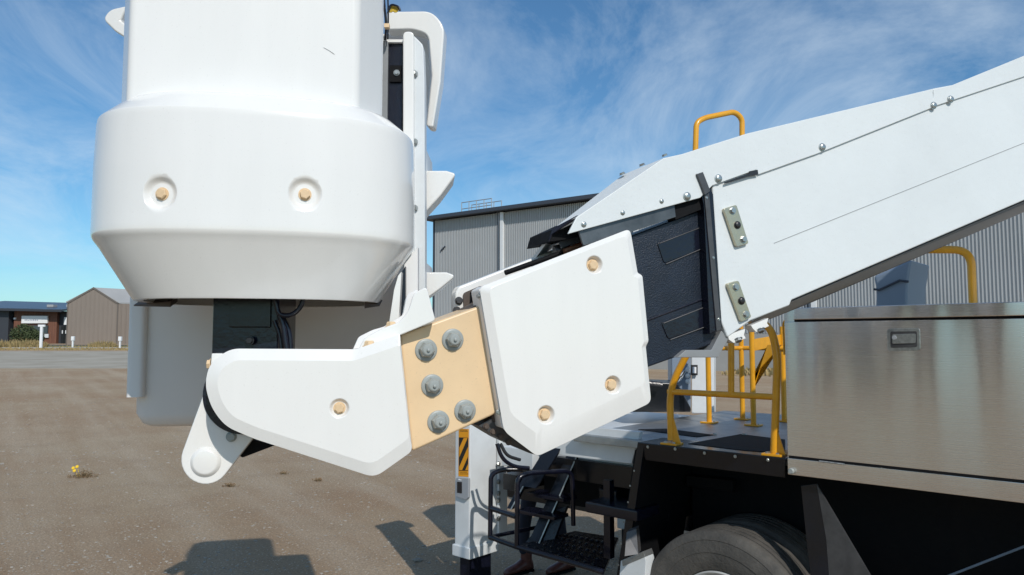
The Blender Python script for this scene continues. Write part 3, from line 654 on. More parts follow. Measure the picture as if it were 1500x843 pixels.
for pts, Y, m in (([(583, 404), (588, 398), (584, 472), (570, 472), (577, 425)], 2.40, 'gloss_white'), ([(592, 388), (612, 362), (612, 438), (592, 438)], 2.46, 'basket_white'), ([(585, 404), (594, 390), (594, 450), (584, 472)], 2.44, 'black_smooth')):
    b = MB(); b.prism([P(u, v, Y) for u, v in pts], V((0, .04, 0))); b.build('strut_or_slit', m, br, bevel=.002)  # black sheet between the two struts paints in the dark slit
# tab with plug at the left of the arm
b = MB(); b.prism([ARM.at(u, v, -.03) for u, v in ((310, 518), (326, 518), (326, 560), (308, 545))], -ARM.n*.08); tb = b.build('side_tab', 'gloss_white', TR, bevel=.002)
hexbolt(tb, ARM.at(309, 534, -.06), V((-1, -.2, 0)), .013, 'tan_plastic')
# pulley-like dark edge between the arm cover and the lobe
b = MB(); b.lathe(ARM.at(358, 578, -.135), ARM.n, [(.108, -.05), (.114, -.03), (.114, .0)], 64); b.build('pivot_disc', 'black_smooth', TR, smooth=40)
# hanging lobe plate
lob = []
cx0, cy0, R = 301, 674, 36
for k in range(15):
    a = radians(38+ (200-38)*k/14); lob.append((cx0+R*cos(a)*1.0, cy0+R*sin(a)))
lob = [(297, 580), (340, 575), (371, 642)]+lob
LB = Pl(ARM.at(300, 600, -.14), ARM.n)
b = MB(); b.prism([LB.at(u, v) for u, v in lob], -LB.n*.045); lobe = b.build('lobe_plate', 'gloss_white', TR, bevel=.004, seg=3)
b = MB(); b.lathe(LB.at(301.5, 677), LB.n, [(.043, -.002), (.041, .003), (.036, .006), (.034, .0085), (.030, .0095)], 48); b.build('boss', 'gloss_white', lobe, smooth=60)
b = MB(); b.prism([LB.at(u, v, -.05) for u, v in ((340, 640), (405, 652), (355, 671), (320, 650))], -LB.n*.10); b.build('lower_link', 'black_dull', TR, bevel=.003)
hexbolt(lobe, LB.at(339, 640), LB.n, .012, 'grey_rubber')
# ---- tan joint block ---------------------------------------------------------
tanp = round_poly([(586, 491), (703, 448), (711, 452), (728, 604), (722, 609), (604, 662)], [0, 4, 6, 6, 4, 0], 4)
b = MB(); b.prism([BOOM.at(u, v, -.005) for u, v in tanp], -BN*.20); tan_b = b.build('joint_block', 'tan_fibreglass', TR, bevel=.008, seg=3)
for u, v in ((624, 513), (663, 498), (633, 565), (642, 618), (681, 602)): hexbolt(tan_b, BOOM.at(u, v, -.005), BN, .0335, 'grey_rubber', 'cap', 'bolt_cap')
b = MB(); b.prism([BOOM.at(u, v, -.03) for u, v in ((688, 452), (712, 440), (738, 622), (722, 618))], -BN*.15); b.build('joint_core', 'brown_liner', TR, bevel=.003)
# ---- elbow cover ---------------------------------------------------------------
raw = [(702, 421), (923, 335), (934, 400), (941, 404), (950, 500), (946, 508), (954, 590), (787, 669), (738, 632)]
outr = round_poly(raw, [8, 9, 2, 3, 3, 2, 9, 7, 10], 4)
ins = inset(raw, [7, 7, 7, 7, 5, 6, 28, 26, 14]); inr = round_poly(ins, [8, 9, 2, 3, 3, 2, 9, 7, 10], 4)
elb = shell(outr, inr, BOOM, .05, .036, -.06, 'elbow_cover', 'gloss_white', TR, .006)
for u, v in ((871, 388), (898, 564), (800, 608)):
    c = BOOM.at(u, v, .05); cut(elb, [dimple_cut(c, BN, .033, .017)]); hexbolt(elb, c-BN*.017, BN, .0155, 'tan_plastic')
b = MB(); b.prism([BOOM.at(u, v, .024) for u, v in round_poly([(701, 424), (712, 418), (741, 628), (735, 628)], [4, 0, 0, 4], 3)], -BN*.085); fl = b.build('elbow_flange', 'basket_white', TR, bevel=.003)
for u, v in ((713, 447), (722, 527), (730, 604)): hexbolt(fl, BOOM.at(u, v, .024), BN, .0065)
for u, v in ((701, 434), (707, 433)): hexbolt(fl, BOOM.at(u, v, .02), V((-.8, -.5, 0)), .0065)
# underside tray of the elbow
b = MB(); b.prism([BOOM.at(u, v, -.035) for u, v in ((700, 624), (722, 612), (742, 633), (790, 668), (775, 664), (740, 648))], -BN*.16); tr_ = b.build('elbow_tray', 'dark_steel', TR, bevel=.002)
for u, v in ((712, 625), (722, 633), (733, 640), (745, 648)): hexbolt(tr_, BOOM.at(u, v, -.03), BN, .008, 'brown_liner')
# far-side cover of the elbow
raw = [(666, 428), (672, 421), (866, 345), (880, 520), (760, 600), (700, 560), (672, 520), (668, 462)]
b = MB(); b.prism([BOOM.at(u, v, -.24) for u, v in ((667, 430), (672, 420), (860, 347), (905, 420), (860, 560), (735, 585), (685, 500), (668, 468))], -BN*.06); fc = b.build('far_elbow_cover', 'gloss_white', TR, bevel=.008, seg=3)
for u, v in ((672, 441), (669, 455)): hexbolt(fc, BOOM.at(u, v, -.238), BN, .011, 'dark_steel')
b = MB(); b.prism([BOOM.at(u, v, -.233) for u, v in round_poly([(678, 430), (706, 418), (708, 446), (680, 456)], 5, 4)], -BN*.004); b.build('slot', 'brown_liner', fc)
# top closing strip between the two elbow covers
b = MB(); b.prism([BOOM.at(u, v, -.08) for u, v in ((708, 424), (925, 342), (950, 520), (790, 640), (740, 610))], -BN*.15); b.build('elbow_core', 'black_dull', TR)
# hoses and couplings on top of the elbow
b = MB(); b.tube([BOOM.at(u, v, -.12) for u, v in ((740, 400), (800, 379), (850, 360), (880, 346))], .009, 10); b.build('hydraulic_pipe', 'black_dull', TR)
b = MB(); b.lathe(BOOM.at(822, 366, -.13), BU+V((0, 0, .3)), [(.016, -.025), (.020, -.02), (.020, .0), (.014, .004), (.014, .03)], 16); b.build('pipe_clamp', 'black_bolt', TR, smooth=30)
b = MB(); b.tube([BOOM.at(u, v, -.10) for u, v in ((826, 369), (840, 364), (850, 361))], .010, 10); b.build('copper_coupling', 'copper', TR)
b = MB(); b.tube([BOOM.at(u, v, -.11) for u, v in ((832, 366), (852, 359), (862, 353))], .009, 8); b.build('red_hose', 'red_plastic', TR)
# ---- inner boom (black, telescoping) ---------------------------------------------
b = MB(); b.prism([BOOM.at(u, v, -.035) for u, v in round_poly([(900, 355), (1036, 304), (1064, 497), (925, 547)], 8, 5)], -BN*.20); ib = b.build('inner_boom', 'black_textured', TR, bevel=.010, seg=4)
for q in ([(963, 356), (1034, 331), (1038, 361), (973, 386)], [(969, 473), (1044, 446), (1048, 474), (979, 497)]):
    b = MB(); b.prism([BOOM.at(u, v, -.031) for u, v in round_poly(q, [4, 0, 0, 4], 4)], -BN*.004); wp = b.build('wear_strip', 'black_smooth', ib, bevel=.0015)
    for a_, c_ in ((q[0], q[1]), (q[3], q[2])):
        b = MB(); b.tube([BOOM.at(a_[0]+3, a_[1]+1, -.0305), BOOM.at(c_[0]-1, c_[1], -.0305)], .0018, 6); b.build('weld_bead', 'dark_steel', ib)
b = MB(); b.tube([BOOM.at(947, 470, -.034), BOOM.at(1042, 434, -.034)], .0035, 6); b.build('seam', 'black_smooth', ib)
# ---- outer boom ---------------------------------------------------------------------
bl = [(1043, 268), (1500, 105), (1900, -38), (1900, 130), (1500, 294), (1160, 440), (1157, 448), (1100, 470), (1066, 495), (1056, 470)]
b = MB(); b.prism([BOOM.at(u, v) for u, v in bl], -BN*.30); boom = b.build('outer_boom', 'boom_white', TR, bevel=.006, seg=3)
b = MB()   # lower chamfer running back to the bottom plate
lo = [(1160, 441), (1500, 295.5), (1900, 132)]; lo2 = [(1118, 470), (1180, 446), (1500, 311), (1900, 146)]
b.prism([BOOM.at(1100, 470, -.012), BOOM.at(1160, 442, -.012), BOOM.at(1500, 296, -.012), BOOM.at(1900, 132, -.012), BOOM.at(1900, 150, -.20), BOOM.at(1500, 311, -.20), BOOM.at(1190, 443, -.20), BOOM.at(1118, 472, -.20)], -BN*.1); b.build('lower_chamfer', 'chamfer_shade_grey', boom)  # underside shade put into this strip's colour
b = MB(); b.prism([BOOM.at(u, v, .0015) for u, v in ((1134, 356.2), (1500, 209.4), (1900, 50), (1900, 51), (1500, 210.2), (1134, 357))], -BN*.003); b.build('panel_seam', 'light_seam', boom)
# hood over the boom
hs = [(832, 343), (845, 318), (972, 232), (999, 226), (1094, 196), (1366, 130.5), (1369, 152), (1366, 158), (1196, 226), (1111, 256), (1108, 249), (1044, 272), (1026, 290)]
b = MB(); b.prism([BOOM.at(u, v, .010) for u, v in hs], -BN*.010); hood = b.build('hood', 'boom_white', TR, bevel=.003, seg=2)
b = MB(); b.prism([BOOM.at(u, v, .009) for u, v in ((1367.5, 131), (1395, 125), (1500, 82), (1900, -90), (1900, -30), (1500, 112.5), (1367.5, 156.5))], -BN*.010); b.build('rear_hood', 'boom_white', TR, bevel=.003)
# hood top and nose facet
b = MB()
top = [(845, 318), (972, 232), (999, 226), (1094, 196), (1368, 130), (1395, 125), (1500, 82), (1900, -90)]
A = [BOOM.at(u, v, .006) for u, v in top]
off = [(810, 335), (912, 258), (985, 229)]
Bk = [BOOM.at(810, 335, -.10), BOOM.at(938, 242, -.10)]
b.prism([A[0], A[1], BOOM.at(913, 256, -.07), BOOM.at(811, 335, -.07)], V((0, .02, -.012))); b.build('nose_facet', 'grey_sheet' if 'grey_sheet' in MT else 'boom_white', hood)
b = MB()
hw = -BN*.34-V((0, 0, .13))
for i in range(1, len(A)-1): b.prism([A[i], A[i+1], A[i+1]+hw, A[i]+hw], V((0, 0, -.012)))
q0, q1, q2 = BOOM.at(811, 335, -.07), BOOM.at(913, 256, -.07), A[1]
b.prism([q0, q1, q1+hw*.7, q0+hw*.7], V((.004, 0, -.012))); b.prism([q1, q2, q2+hw, q1+hw*.7], V((0, 0, -.012))); b.build('hood_top', 'boom_white', hood)
b = MB(); b.prism([BOOM.at(u, v, -.072) for u, v in ((811, 336), (850, 318), (1030, 262), (1030, 292), (836, 350), (806, 354))], -BN*.22); b.build('hood_dark_fill', 'black_dull', hood)  # black slab stands in for the shaded hollow under the hood
b = MB(); b.prism([BOOM.at(811, 335, -.065), BOOM.at(847, 316, .002), BOOM.at(848, 319, .002), BOOM.at(809, 344, -.065), BOOM.at(805, 354, -.068)], V((-.004, -.002, 0))); b.build('nose_edge', 'black_smooth', hood)
for u, v, r in ((855, 329, .0075), (912, 312, .0065), (969, 295, .0065), (1006, 288, .0115), (1052, 262, .0115), (1204, 216, .0115), (1367, 155, .0115), (1392, 146, .0115)): hexbolt(hood, BOOM.at(u, v, .010), BN, r, 'zinc', 'round')
for u, v in ((912, 256), (941, 243), (974, 229)): hexbolt(hood, BOOM.at(u, v, -.05), V((-.4, -.2, 1)), .009)
# black cable slot showing under the hood edge
b = MB(); b.prism([BOOM.at(u, v, .013) for u, v in ((1062, 267), (1098, 254), (1098, 251), (1110, 249), (1111, 256), (1099, 258), (1062, 269.5))], -BN*.004); b.build('cable_slot', 'black_bolt', hood)
# grey guard strip below the hood
b = MB(); b.prism([BOOM.at(u, v, -.005) for u, v in ((848, 339), (988, 300), (990, 318), (925, 340), (855, 360))], -BN*.01); gs = b.build('guard_strip', 'smoke_glass', TR, bevel=.001)
b = MB(); b.prism([BOOM.at(u, v, -.013) for u, v in ((980, 302), (1027, 286), (1032, 305), (990, 322))], -BN*.05); b.build('guard_block', 'black_dull', TR)
b = MB(); b.prism([BOOM.at(u, v, -.10) for u, v in ((818, 355), (850, 343), (852, 352), (822, 364))], -BN*.004); b.build('guard_flap', 'smoke_glass', gs)
# collar at the mouth of the outer boom
b = MB(); b.prism([BOOM.at(u, v, .004) for u, v in ((1021, 256), (1030, 252), (1045, 285), (1058, 480), (1040, 490), (1031, 300))], -BN*.05); clr = b.build('collar', 'black_smooth', TR, bevel=.003)
b = MB(); b.prism([BOOM.at(u, v, .009) for u, v in ((1032, 285), (1039, 283), (1057, 483), (1050, 486))], -BN*.006); b.build('retaining_strip', 'brown_steel' if 'brown_steel' in MT else 'dark_steel', clr, bevel=.0015)
for u, v in ((1035, 290), (1045, 378), (1053, 468)): hexbolt(clr, BOOM.at(u, v, .009), BN, .004, 'zinc')
b = MB(); b.prism([BOOM.at(u, v, .02) for u, v in ((1021, 255), (1030, 252), (1041, 280), (1033, 286), (1027, 270))], -BN*.02); b.build('collar_blade', 'dark_steel', clr, bevel=.002)
b = MB(); b.prism([BOOM.at(u, v, -.01) for u, v in ((992, 524), (1005, 513), (1042, 513), (1057, 484), (1068, 496), (1052, 524))], -BN*.10); b.build('collar_foot', 'grey_paint', clr, bevel=.003)
for q, bs in ((((1060, 306), (1079, 300), (1097, 357), (1079, 362)), ((1073, 309), (1080, 330), (1089, 351))), (((1065, 416), (1082, 411), (1101, 465), (1086, 472)), ((1078, 421), (1086, 441), (1093, 461)))):
    b = MB(); b.prism([BOOM.at(u, v, .014) for u, v in round_poly(q, 3, 3)], -BN*.016); zp = b.build('wear_pad_plate', 'zinc_yellow', boom, bevel=.0018)
    for k, (u, v) in enumerate(bs): hexbolt(zp, BOOM.at(u, v, .014), BN, .0105, 'black_bolt' if k == 1 else 'zinc', 'round' if k == 1 else 'plain')
for q, nb in (([(1068, 498), (1066, 491), (1092, 482), (1090, 491), (1093, 496), (1075, 503)], (1083, 500)), ([(1103, 482), (1100, 477), (1126, 466), (1124, 474), (1127, 478), (1108, 487)], (1116, 486))):
    b = MB(); b.prism([BOOM.at(u, v, -.004) for u, v in q], -BN*.04); wb = b.build('adjuster_block', 'gloss_white', boom, bevel=.002)
    o = hexbolt(wb, BOOM.at(nb[0]-2, nb[1]-3, -.004), V((.25, -.55, -1)), .0125, 'zinc')
# grab loop behind the boom
b = MB(); b.tube(fillet([BOOM.at(u, v, -.30) for u, v in ((1018, 240), (1020, 180), (1032, 173), (1076, 164), (1087, 174), (1087, 215))], .05, 8), .011, 14); b.build('grab_loop', 'yellow_paint', boom)

# ---- truck body ---------------------------------------------------------------------
ZD = 1.508
sL = s_at(934); sB = s_at(1151)
# stainless locker
seam_z = SIDE.at(1151, 669).z; bot = SIDE.at(1151, 695).z; ztop_door = SIDE.at(1151, 470).z; ztl = SIDE.at(1151, 452.5).z
b = MB(); b.box(T(sB, .012, bot), TU*3.2, -TN*.62, up*(ztl-bot)); lk = b.build('locker', 'stainless', TR, bevel=.004)
b = MB(); b.box(T(sB+.004, 0, seam_z+.005), TU*3.19, -TN*.012, up*(ztop_door-seam_z-.011)); b.build('locker_door', 'stainless', lk, bevel=.004, seg=3)
b = MB(); b.box(T(sB+.004, -.004, bot+.001), TU*3.19, -TN*.016, up*(seam_z-bot-.007)); b.build('locker_sill', 'stainless', lk, bevel=.003)
b = MB(); b.box(T(sB+.06, -.020, ztop_door+.004), TU*3.12, -TN*.04, up*(ztl-ztop_door-.002)); b.build('locker_lid', 'stainless', lk, bevel=.004, seg=3)
q = Pl(SIDE.p, TN); c = SIDE.at(1323, 498)
b = MB(); b.box(T(sB+.01, -.001, seam_z-.006), TU*3.17, -TN*.010, up*.012); b.build('door_gap', 'black_dull', lk, smooth=0)
b = MB(); b.box(T(sB+.06, -.0015, ztop_door-.007), TU*3.1, -TN*.010, up*.012); b.build('lid_gap', 'black_dull', lk, smooth=0)
b = MB(); pts = round_poly([(1299, 482), (1347, 481), (1348, 514), (1300, 515)], 5, 4); b.prism([SIDE.at(u, v, .007) for u, v in pts], -TN*.006); lt = b.build('latch', 'zinc', lk, bevel=.002)
b = MB(); pts = round_poly([(1304, 486), (1343, 485.5), (1343.5, 509), (1304.5, 510)], 3, 4); b.prism([SIDE.at(u, v, .0085) for u, v in pts], -TN*.001); b.build('latch_pocket', 'dark_steel', lt)
b = MB(); b.prism([SIDE.at(u, v, .014) for u, v in round_poly([(1307, 490), (1341, 489), (1341, 503), (1307, 504)], 2, 3)], -TN*.005); b.build('handle', 'zinc', lt, bevel=.0015)
b = MB(); b.lathe(SIDE.at(1310, 495, .014), TN, [(.011, 0), (.0105, .003), (.006, .0035)], 20); b.build('keyhole', 'galvanised', lt)
b = MB(); b.tube([SIDE.at(1200, 676, .008), SIDE.at(1237, 680.5, .008)], .005, 8); b.build('hinge', 'zinc', lk)
b = MB(); b.lathe(SIDE.at(1160, 690, .006), TN, [(.016, 0), (.016, .014), (.012, .02)], 24); b.build('marker_lamp', 'grey_rubber', lk)
# fender
def strp(name, m, s0, s1, w0, w1, z0, z1, parent, bev=.004): 
    b = MB(); b.box(T(s0, w0, z0), TU*(s1-s0), -TN*(w1-w0), up*(z1-z0)); return b.build(name, m, parent, bevel=bev)
fd = strp('fender', 'black_paint', sL, sB-.005, 0, .30, ZD-.012, ZD+.0, TR)
zl = SIDE.at(1140, 700).z
b = MB(); b.prism([T(sL, -.002, ZD-.004), T(sB-.01, -.002, ZD-.004), T(sB-.02, .02, zl), T(sL+.04, .02, zl)], -TN*.012); b.build('fender_skirt', 'black_paint', fd, bevel=.004)
for u, v in ((949, 655), (989, 658), (1032, 664), (1077, 669), (1125, 674)): hexbolt(fd, SIDE.at(u, v, .001), TN, .0075)
b = MB(); b.prism([SIDE.at(u, v) for u, v in ((934, 648), (944, 649), (916, 843), (903, 950), (888, 950), (903, 843))], -TN*.02); fe = b.build('fender_edge', 'black_paint', fd, bevel=.003)
for u, v in ((929, 690), (923, 712), (920, 736), (914, 765), (910, 797), (906, 828)): hexbolt(fd, SIDE.at(u, v, .001), TN, .005)
b = MB(); b.prism([SIDE.at(u, v, -.01) for u, v in ((944, 650), (915, 850), (903, 950), (890, 950), (930, 660))], -TN*.70); b.build('mudguard', 'black_dull', fd)
strp('arch_shade_back', 'black_dull', sL, sB+3.2, .68, .72, .45, ZD-.02, TR)  # arch liner, run on as a black sheet for deep shade under the locker
strp('arch_top', 'black_dull', sL+.02, sB-.01, .06, .7, ZD-.10, ZD-.065, TR)
b = MB(); b.prism([SIDE.at(u, v, -.58) for u, v in ((1005, 697), (1073, 704), (1073, 722), (1005, 712))], -TN*.05); b.build('arch_rib', 'black_dull', TR, bevel=.006)
b = MB(); b.tube([T(sB+.55, .4, .86), T(sB+1.25, .4, 1.30)], .006, 8); b.build('brake_line', 'blue_grey_paint', TR)
# diagonal bracket
b = MB(); A = [SIDE.at(1173, 712, -.05), SIDE.at(1196, 709, -.05), SIDE.at(1210, 790, -.05), SIDE.at(1222, 950, -.05), SIDE.at(1200, 950, -.05), SIDE.at(1182, 800, -.05)]
b.prism(A, -TN*.012); bk2 = b.build('diagonal_bracket', 'black_paint', TR, bevel=.003)
b = MB(); b.prism([SIDE.at(1196, 709, -.05), SIDE.at(1285, 860, -.05), SIDE.at(1330, 950, -.05), SIDE.at(1222, 950, -.05), SIDE.at(1210, 790, -.05)], -TN*.012+TU*.0); b.build('bracket_web', 'dark_steel', bk2, bevel=.002)
# white mudflap bracket by the wheel
b = MB(); b.prism([SIDE.at(u, v, .03) for u, v in ((909, 822), (942, 808), (946, 822), (944, 860), (905, 870))], -TN*.10); b.build('mudflap_bracket', 'leg_white', TR, bevel=.004)
b = MB(); b.prism([SIDE.at(u, v, .034) for u, v in ((911, 821), (942, 808), (945, 816), (912, 830))], -TN*.10); b.build('bracket_strip', 'deck_aluminium', TR, bevel=.002)
# wheels
def wheel(s, w0, z, nm='wheel'):
    c = T(s, w0, z); ax = TN; R = .52; k = R/.52
    prof = [(.30, -.26), (.46, -.285), (.505, -.27), (.52, -.25)]
    for g in range(4): x = -.215+g*.05; prof += [(.521, x), (.521, x+.0), (.500, x+.003), (.500, x+.011), (.521, x+.014)]
    prof += [(.521, -.03), (.514, -.012), (.498, .0), (.478, .010), (.470, .012), (.466, .010), (.42, .018), (.40, .018), (.397, .015), (.36, .014), (.33, .006), (.300, -.006), (.292, -.02)]
    b = MB(); b.lathe(c, ax, prof+[(.29, -.26)], 96, cap=False); 
    root = b.build(nm, 'rubber_tyre', TR, smooth=25)
    b = MB(); b.lathe(c, ax, [(.292, -.24), (.292, -.01), (.284, -.004), (.272, -.014), (.262, -.05), (.25, -.09), (.10, -.10), (.09, -.03), (.05, -.02)], 64); b.build('rim', 'rim_white', root, smooth=30)
    return root
wheel(s_at(1046)-.0, .03, .522); wheel(s_at(1046), .36, .522); wheel(s_at(1046), 1.75, .522)
wheel(s_at(1046)+1.80, .03, .522)
# chassis and bed
strp('chassis_rail', 'black_paint', -2.6, 3.6, .78, .88, .80, 1.08, TR); strp('chassis_rail', 'black_paint', -2.6, 3.6, 1.55, 1.65, .80, 1.08, TR)
strp('subframe', 'black_dull', -2.2, 3.6, .92, 1.5, .95, 1.36, TR)
for s in (-1.9, -1.0): strp('cross_member', 'black_paint', s, s+.14, .25, 2.2, 1.0, 1.12, TR)
strp('deck', 'deck_aluminium', sL-.55, sB+2.8, .06, 2.30, ZD-.05, ZD-.002, TR)
strp('deck_beam', 'leg_white', -2.25, sL-.04, .34, 2.2, 1.29, ZD-.055, TR)
# angled white panel seen left of the fender
b = MB(); wp_ = Pl(T(0, .12, 0), TN); b.prism([wp_.at(u, v) for u, v in ((800, 662), (790, 648), (870, 626), (938, 633), (925, 680), (824, 668))], -TN*.04); b.build('side_panel', 'leg_white', TR, bevel=.006)
def patch(name, m, uv, z, parent, th=.004):
    b = MB(); b.prism([PZ(u, v, z) for u, v in uv], V((0, 0, -th))); return b.build(name, m, parent)
dk_ = patch('tread_pad', 'black_dull', ((1008, 650), (1085, 636), (1150, 644), (1150, 664), (1092, 660)), ZD+.003, TR)
patch('tread_pad', 'black_dull', ((935, 629), (975, 628), (1045, 637), (1020, 640)), ZD+.003, TR)
for u, v in ((1047, 637), (1090, 637), (1042, 611)): hexbolt(TR, PZ(u, v, ZD+.003), up, .012)
# near yellow rail
RW = .05; RP = Pl(SIDE.p-TN*RW, TN)
def rp(u, v): return RP.at(u, v)
def yrail(pts, r=.0205, fr=.10, parent=None, name='handrail'):
    b = MB(); b.tube(fillet(pts, fr, 8), r, 16); return b.build(name, 'yellow_paint', parent or TR, smooth=40)
foot = lambda c, par, a=.11, bb=.09: (MB().cbox(c+up*.006, TU*a, TN*bb, up*.012)).build('foot_plate', 'yellow_paint', par, bevel=.002)
nr = yrail([rp(983, 645), rp(981, 570), rp(1003, 524), rp(1030, 480), rp(1070, 462), rp(1128, 474), rp(1139, 520), rp(1134, 667)], .0215, .12)
yrail([rp(979, 574), rp(1138, 582)], .018, .1, nr, 'mid_rail'); yrail([rp(1071, 577), rp(1071, 490)], .0185, .1, nr, 'post')
for u, v in ((984, 646), (1134, 667)):
    c = rp(u, v); c.z = ZD; f = foot(c, nr); hexbolt(nr, c+up*.012+TU*.03+TN*.025, up, .009); hexbolt(nr, c+up*.012-TU*.03+TN*.025, up, .009)
    b = MB(); b.prism([c+up*.01+TU*.01, c+up*.01+TU*.065, c+up*.17+TU*.015], TN*.008); b.build('gusset', 'yellow_paint', nr)
# far yellow rails on the deck
def post(u, v, h, par=None, r=.020):
    c = PZ(u, v, ZD); o = yrail([c, c+up*h], r, .1, par); foot(c, o); hexbolt(o, c+up*.012+TU*.04, up, .010); return c, o
c1, o1 = post(1039, 620, .66); c2, o2 = post(1088, 615, .92); c3, o3 = post(1104, 624, 1.0); c4, o4 = post(1149, 618, .74)
yrail([c1+up*.57, c2+up*.57, c4+up*.57+TU*.1], .018, .02, o1, 'mid_rail')
yrail([c1+up*.66, c2+up*.80], .018, .05, o1, 'mid_rail'); yrail([c3+up*.78-TU*.25, c3+up*.84, c3+up*1.1], .026, .1, o3, 'bracket')
b = MB(); b.prism([c3+up*.55, c3+up*.64, c4+up*.68, c4+up*.60], -TN*.02); b.prism([c3+up*.28, c3+up*.36, c3+up*.60+TU*.22, c3+up*.60+TU*.12], -TN*.02); b.build('brace', 'yellow_paint', o3, bevel=.003)
for t in (.20, .62):
    b = MB(); p = c1.lerp(c2, t)+up*.57; dd = (c2-c1).normalized()*.028; b.tube([p-dd, p+dd], .0195, 14); b.build('tape_band', 'brown_liner', o1)
# rail behind the locker
q = Pl(T(0, .72, 0), TN); yrail([q.at(1300, 366), q.at(1422, 366), q.at(1427, 480)], .022, .09)
b = MB(); b.tube(fillet([SIDE.at(1149, 520, -.02), SIDE.at(1147, 470, -.02), SIDE.at(1162, 466, -.02)], .03), .006, 8); b.build('locker_stay', 'yellow_paint', lk)
# blue-grey turret housing above the locker
q = Pl(T(0, 1.4, 0), TN); b = MB(); b.prism([q.at(u, v) for u, v in ((1281, 480), (1283, 424), (1279, 405), (1335, 380), (1329, 418), (1328, 480))], -TN*.5); th = b.build('turret_housing', 'blue_grey_paint', TR, bevel=.02, seg=3)
b = MB(); b.tube([q.at(1280, 424, .012), q.at(1288, 425, .012), q.at(1318, 411, .012), q.at(1331, 413, .012)], .008, 8); b.build('housing_seam', 'shed_dark', th)
# far side: dark locker, louvred grey box, white upright
b = MB(); b.prism([P(u, v, 6.1) for u, v in ((926, 560), (992, 562), (1012, 598), (1012, 604), (926, 604))], V((.1, .5, 0))); b.build('dark_toolbox', 'black_paint', TR, bevel=.01)
b = MB(); b.tube([P(922, 562, 6.0), P(940, 560, 6.0), P(970, 564, 6.0)], .02, 10); b.build('hatch_handle', 'black_smooth', TR)
b = MB(); b.prism([P(u, v, 6.4) for u, v in ((984, 560), (984, 520), (1012, 520), (1012, 600), (984, 600))], V((.05, .4, 0))); lb = b.build('louvred_box', 'blue_grey_paint', TR, bevel=.01)
for u, v in ((990, 552), (996, 545), (1002, 538)):
    b = MB(); b.prism([P(u-5, v+14, 6.38), P(u+6, v-2, 6.38), P(u+8, v, 6.38), P(u-3, v+16, 6.38)], V((0, .02, 0))); b.build('louvre', 'leg_white', lb)
for v in (542, 551, 559): hexbolt(lb, P(1007, v, 6.38), V((0, -1, 0)), .016, 'leg_white')
b = MB(); b.prism([P(u, v, 6.7) for u, v in ((1013, 520), (1046, 520), (1046, 606), (1013, 606))], V((.05, .12, 0))); ur = b.build('upright', 'leg_white', TR, bevel=.01)
b = MB(); b.prism([P(u, v, 6.66) for u, v in ((1013, 535), (1022, 535), (1022, 550), (1013, 550))], V((0, .04, 0))); b.build('switch_box', 'black_bolt', ur); 
b = MB(); b.prism([P(u, v, 6.64) for u, v in ((1015, 538), (1020, 538), (1020, 547), (1015, 547))], V((0, .02, 0))); b.build('switch', 'sign_white', ur)

# ---- outrigger (stabiliser) leg -------------------------------------------------------
OC = SIDE.at(688, 700, 0)          # near corner between the two visible faces
so_ = (OC-W0).dot(TU)
def ob(name, m, s0, s1, w0, w1, z0, z1, parent, bev=.01): return strp(name, m, s0, s1, w0, w1, z0, z1, parent, bev)
wS, wF = .165, .30
zc0 = SIDE.at(688, 820).z
leg = ob('outrigger', 'leg_white', so_-wS, so_, 0, wF, zc0+.06, 2.34, TR, .016)  # sleeve top raised out of sight to lengthen its ground shadow
ob('added_leg_head', 'leg_white', so_-wS-.03, so_+.05, -.0, wF+.06, 2.34, 2.46, leg, .01)  # unseen head box added for the jagged ground shadow
ob('sleeve_collar', 'leg_white', so_-wS-.012, so_+.012, -.012, wF+.012, zc0, zc0+.085, leg, .008)
ob('inner_leg', 'black_smooth', so_-wS+.03, so_-.03, .03, wF-.03, .05, zc0+.02, leg, .008)
ob('foot_pad', 'black_paint', so_-wS-.10, so_+.10, -.10, wF+.10, .0, .05, leg, .01)
# fixing strip with bolts at the right of the leg
ob('fixing_strip', 'leg_white', so_-.012, so_+.02, wF+.004, wF+.10, zc0+.05, ZD-.12, leg, .003)
fp = Pl(T(so_+.02, 0, 0), TU)
for v in (680, 706, 723, 733, 760): hexbolt(leg, fp.at(730, v, .002), TU, .016, 'zinc')
# hazard sticker and level display on the near face
def onside(u, v, off=.0): return SIDE.at(u, v, off)
st = MB().prism([onside(672, 628, .0025), onside(686.5, 629, .0025), onside(686, 699, .0025), onside(671.5, 698, .0025)], -TN*.002).build('hazard_sticker', 'orange_sticker', leg)
b = MB()
b.prism([onside(672.3, 641, .003), onside(686, 641.5, .003), onside(685.7, 690, .003), onside(672.2, 690, .003)], -TN*.0004)
hs_ = b.build('hazard_panel', 'sticker_black', st)
for pp in (((672.8, 670), (672.8, 656), (679.2, 642), (685, 642)), ((672.8, 689), (672.8, 684), (685.5, 655), (685.5, 669), (676.8, 689)), ((681.5, 689), (685.5, 680), (685.5, 689))):
    MB().prism([onside(u, v, .0036) for u, v in pp], -TN*.0004).build('hazard_stripe', 'orange_sticker', hs_)
b = MB()
for v in (630, 631.8, 691.5, 694.2):
    x = 673.5
    while x < 684.5: w = random.uniform(.7, 1.8); b.prism([onside(x, v, .0033), onside(x+w, v, .0033), onside(x+w, v+.8, .0033), onside(x, v+.8, .0033)], -TN*.0005); x += w+.5
b.build('fine_print', 'sticker_black', st)
b = MB(); b.prism([onside(u, v, .022) for u, v in ((668, 700), (686, 701), (686, 729), (682, 733), (668, 728))], -TN*.022); dv = b.build('level_display', 'device_grey', leg, bevel=.004, seg=3)
b = MB(); b.prism([onside(u, v, .024) for u, v in ((669.5, 706), (676.5, 706.5), (676.5, 723), (669.5, 722))], -TN*.001); b.build('screen', 'screen_dark', dv)
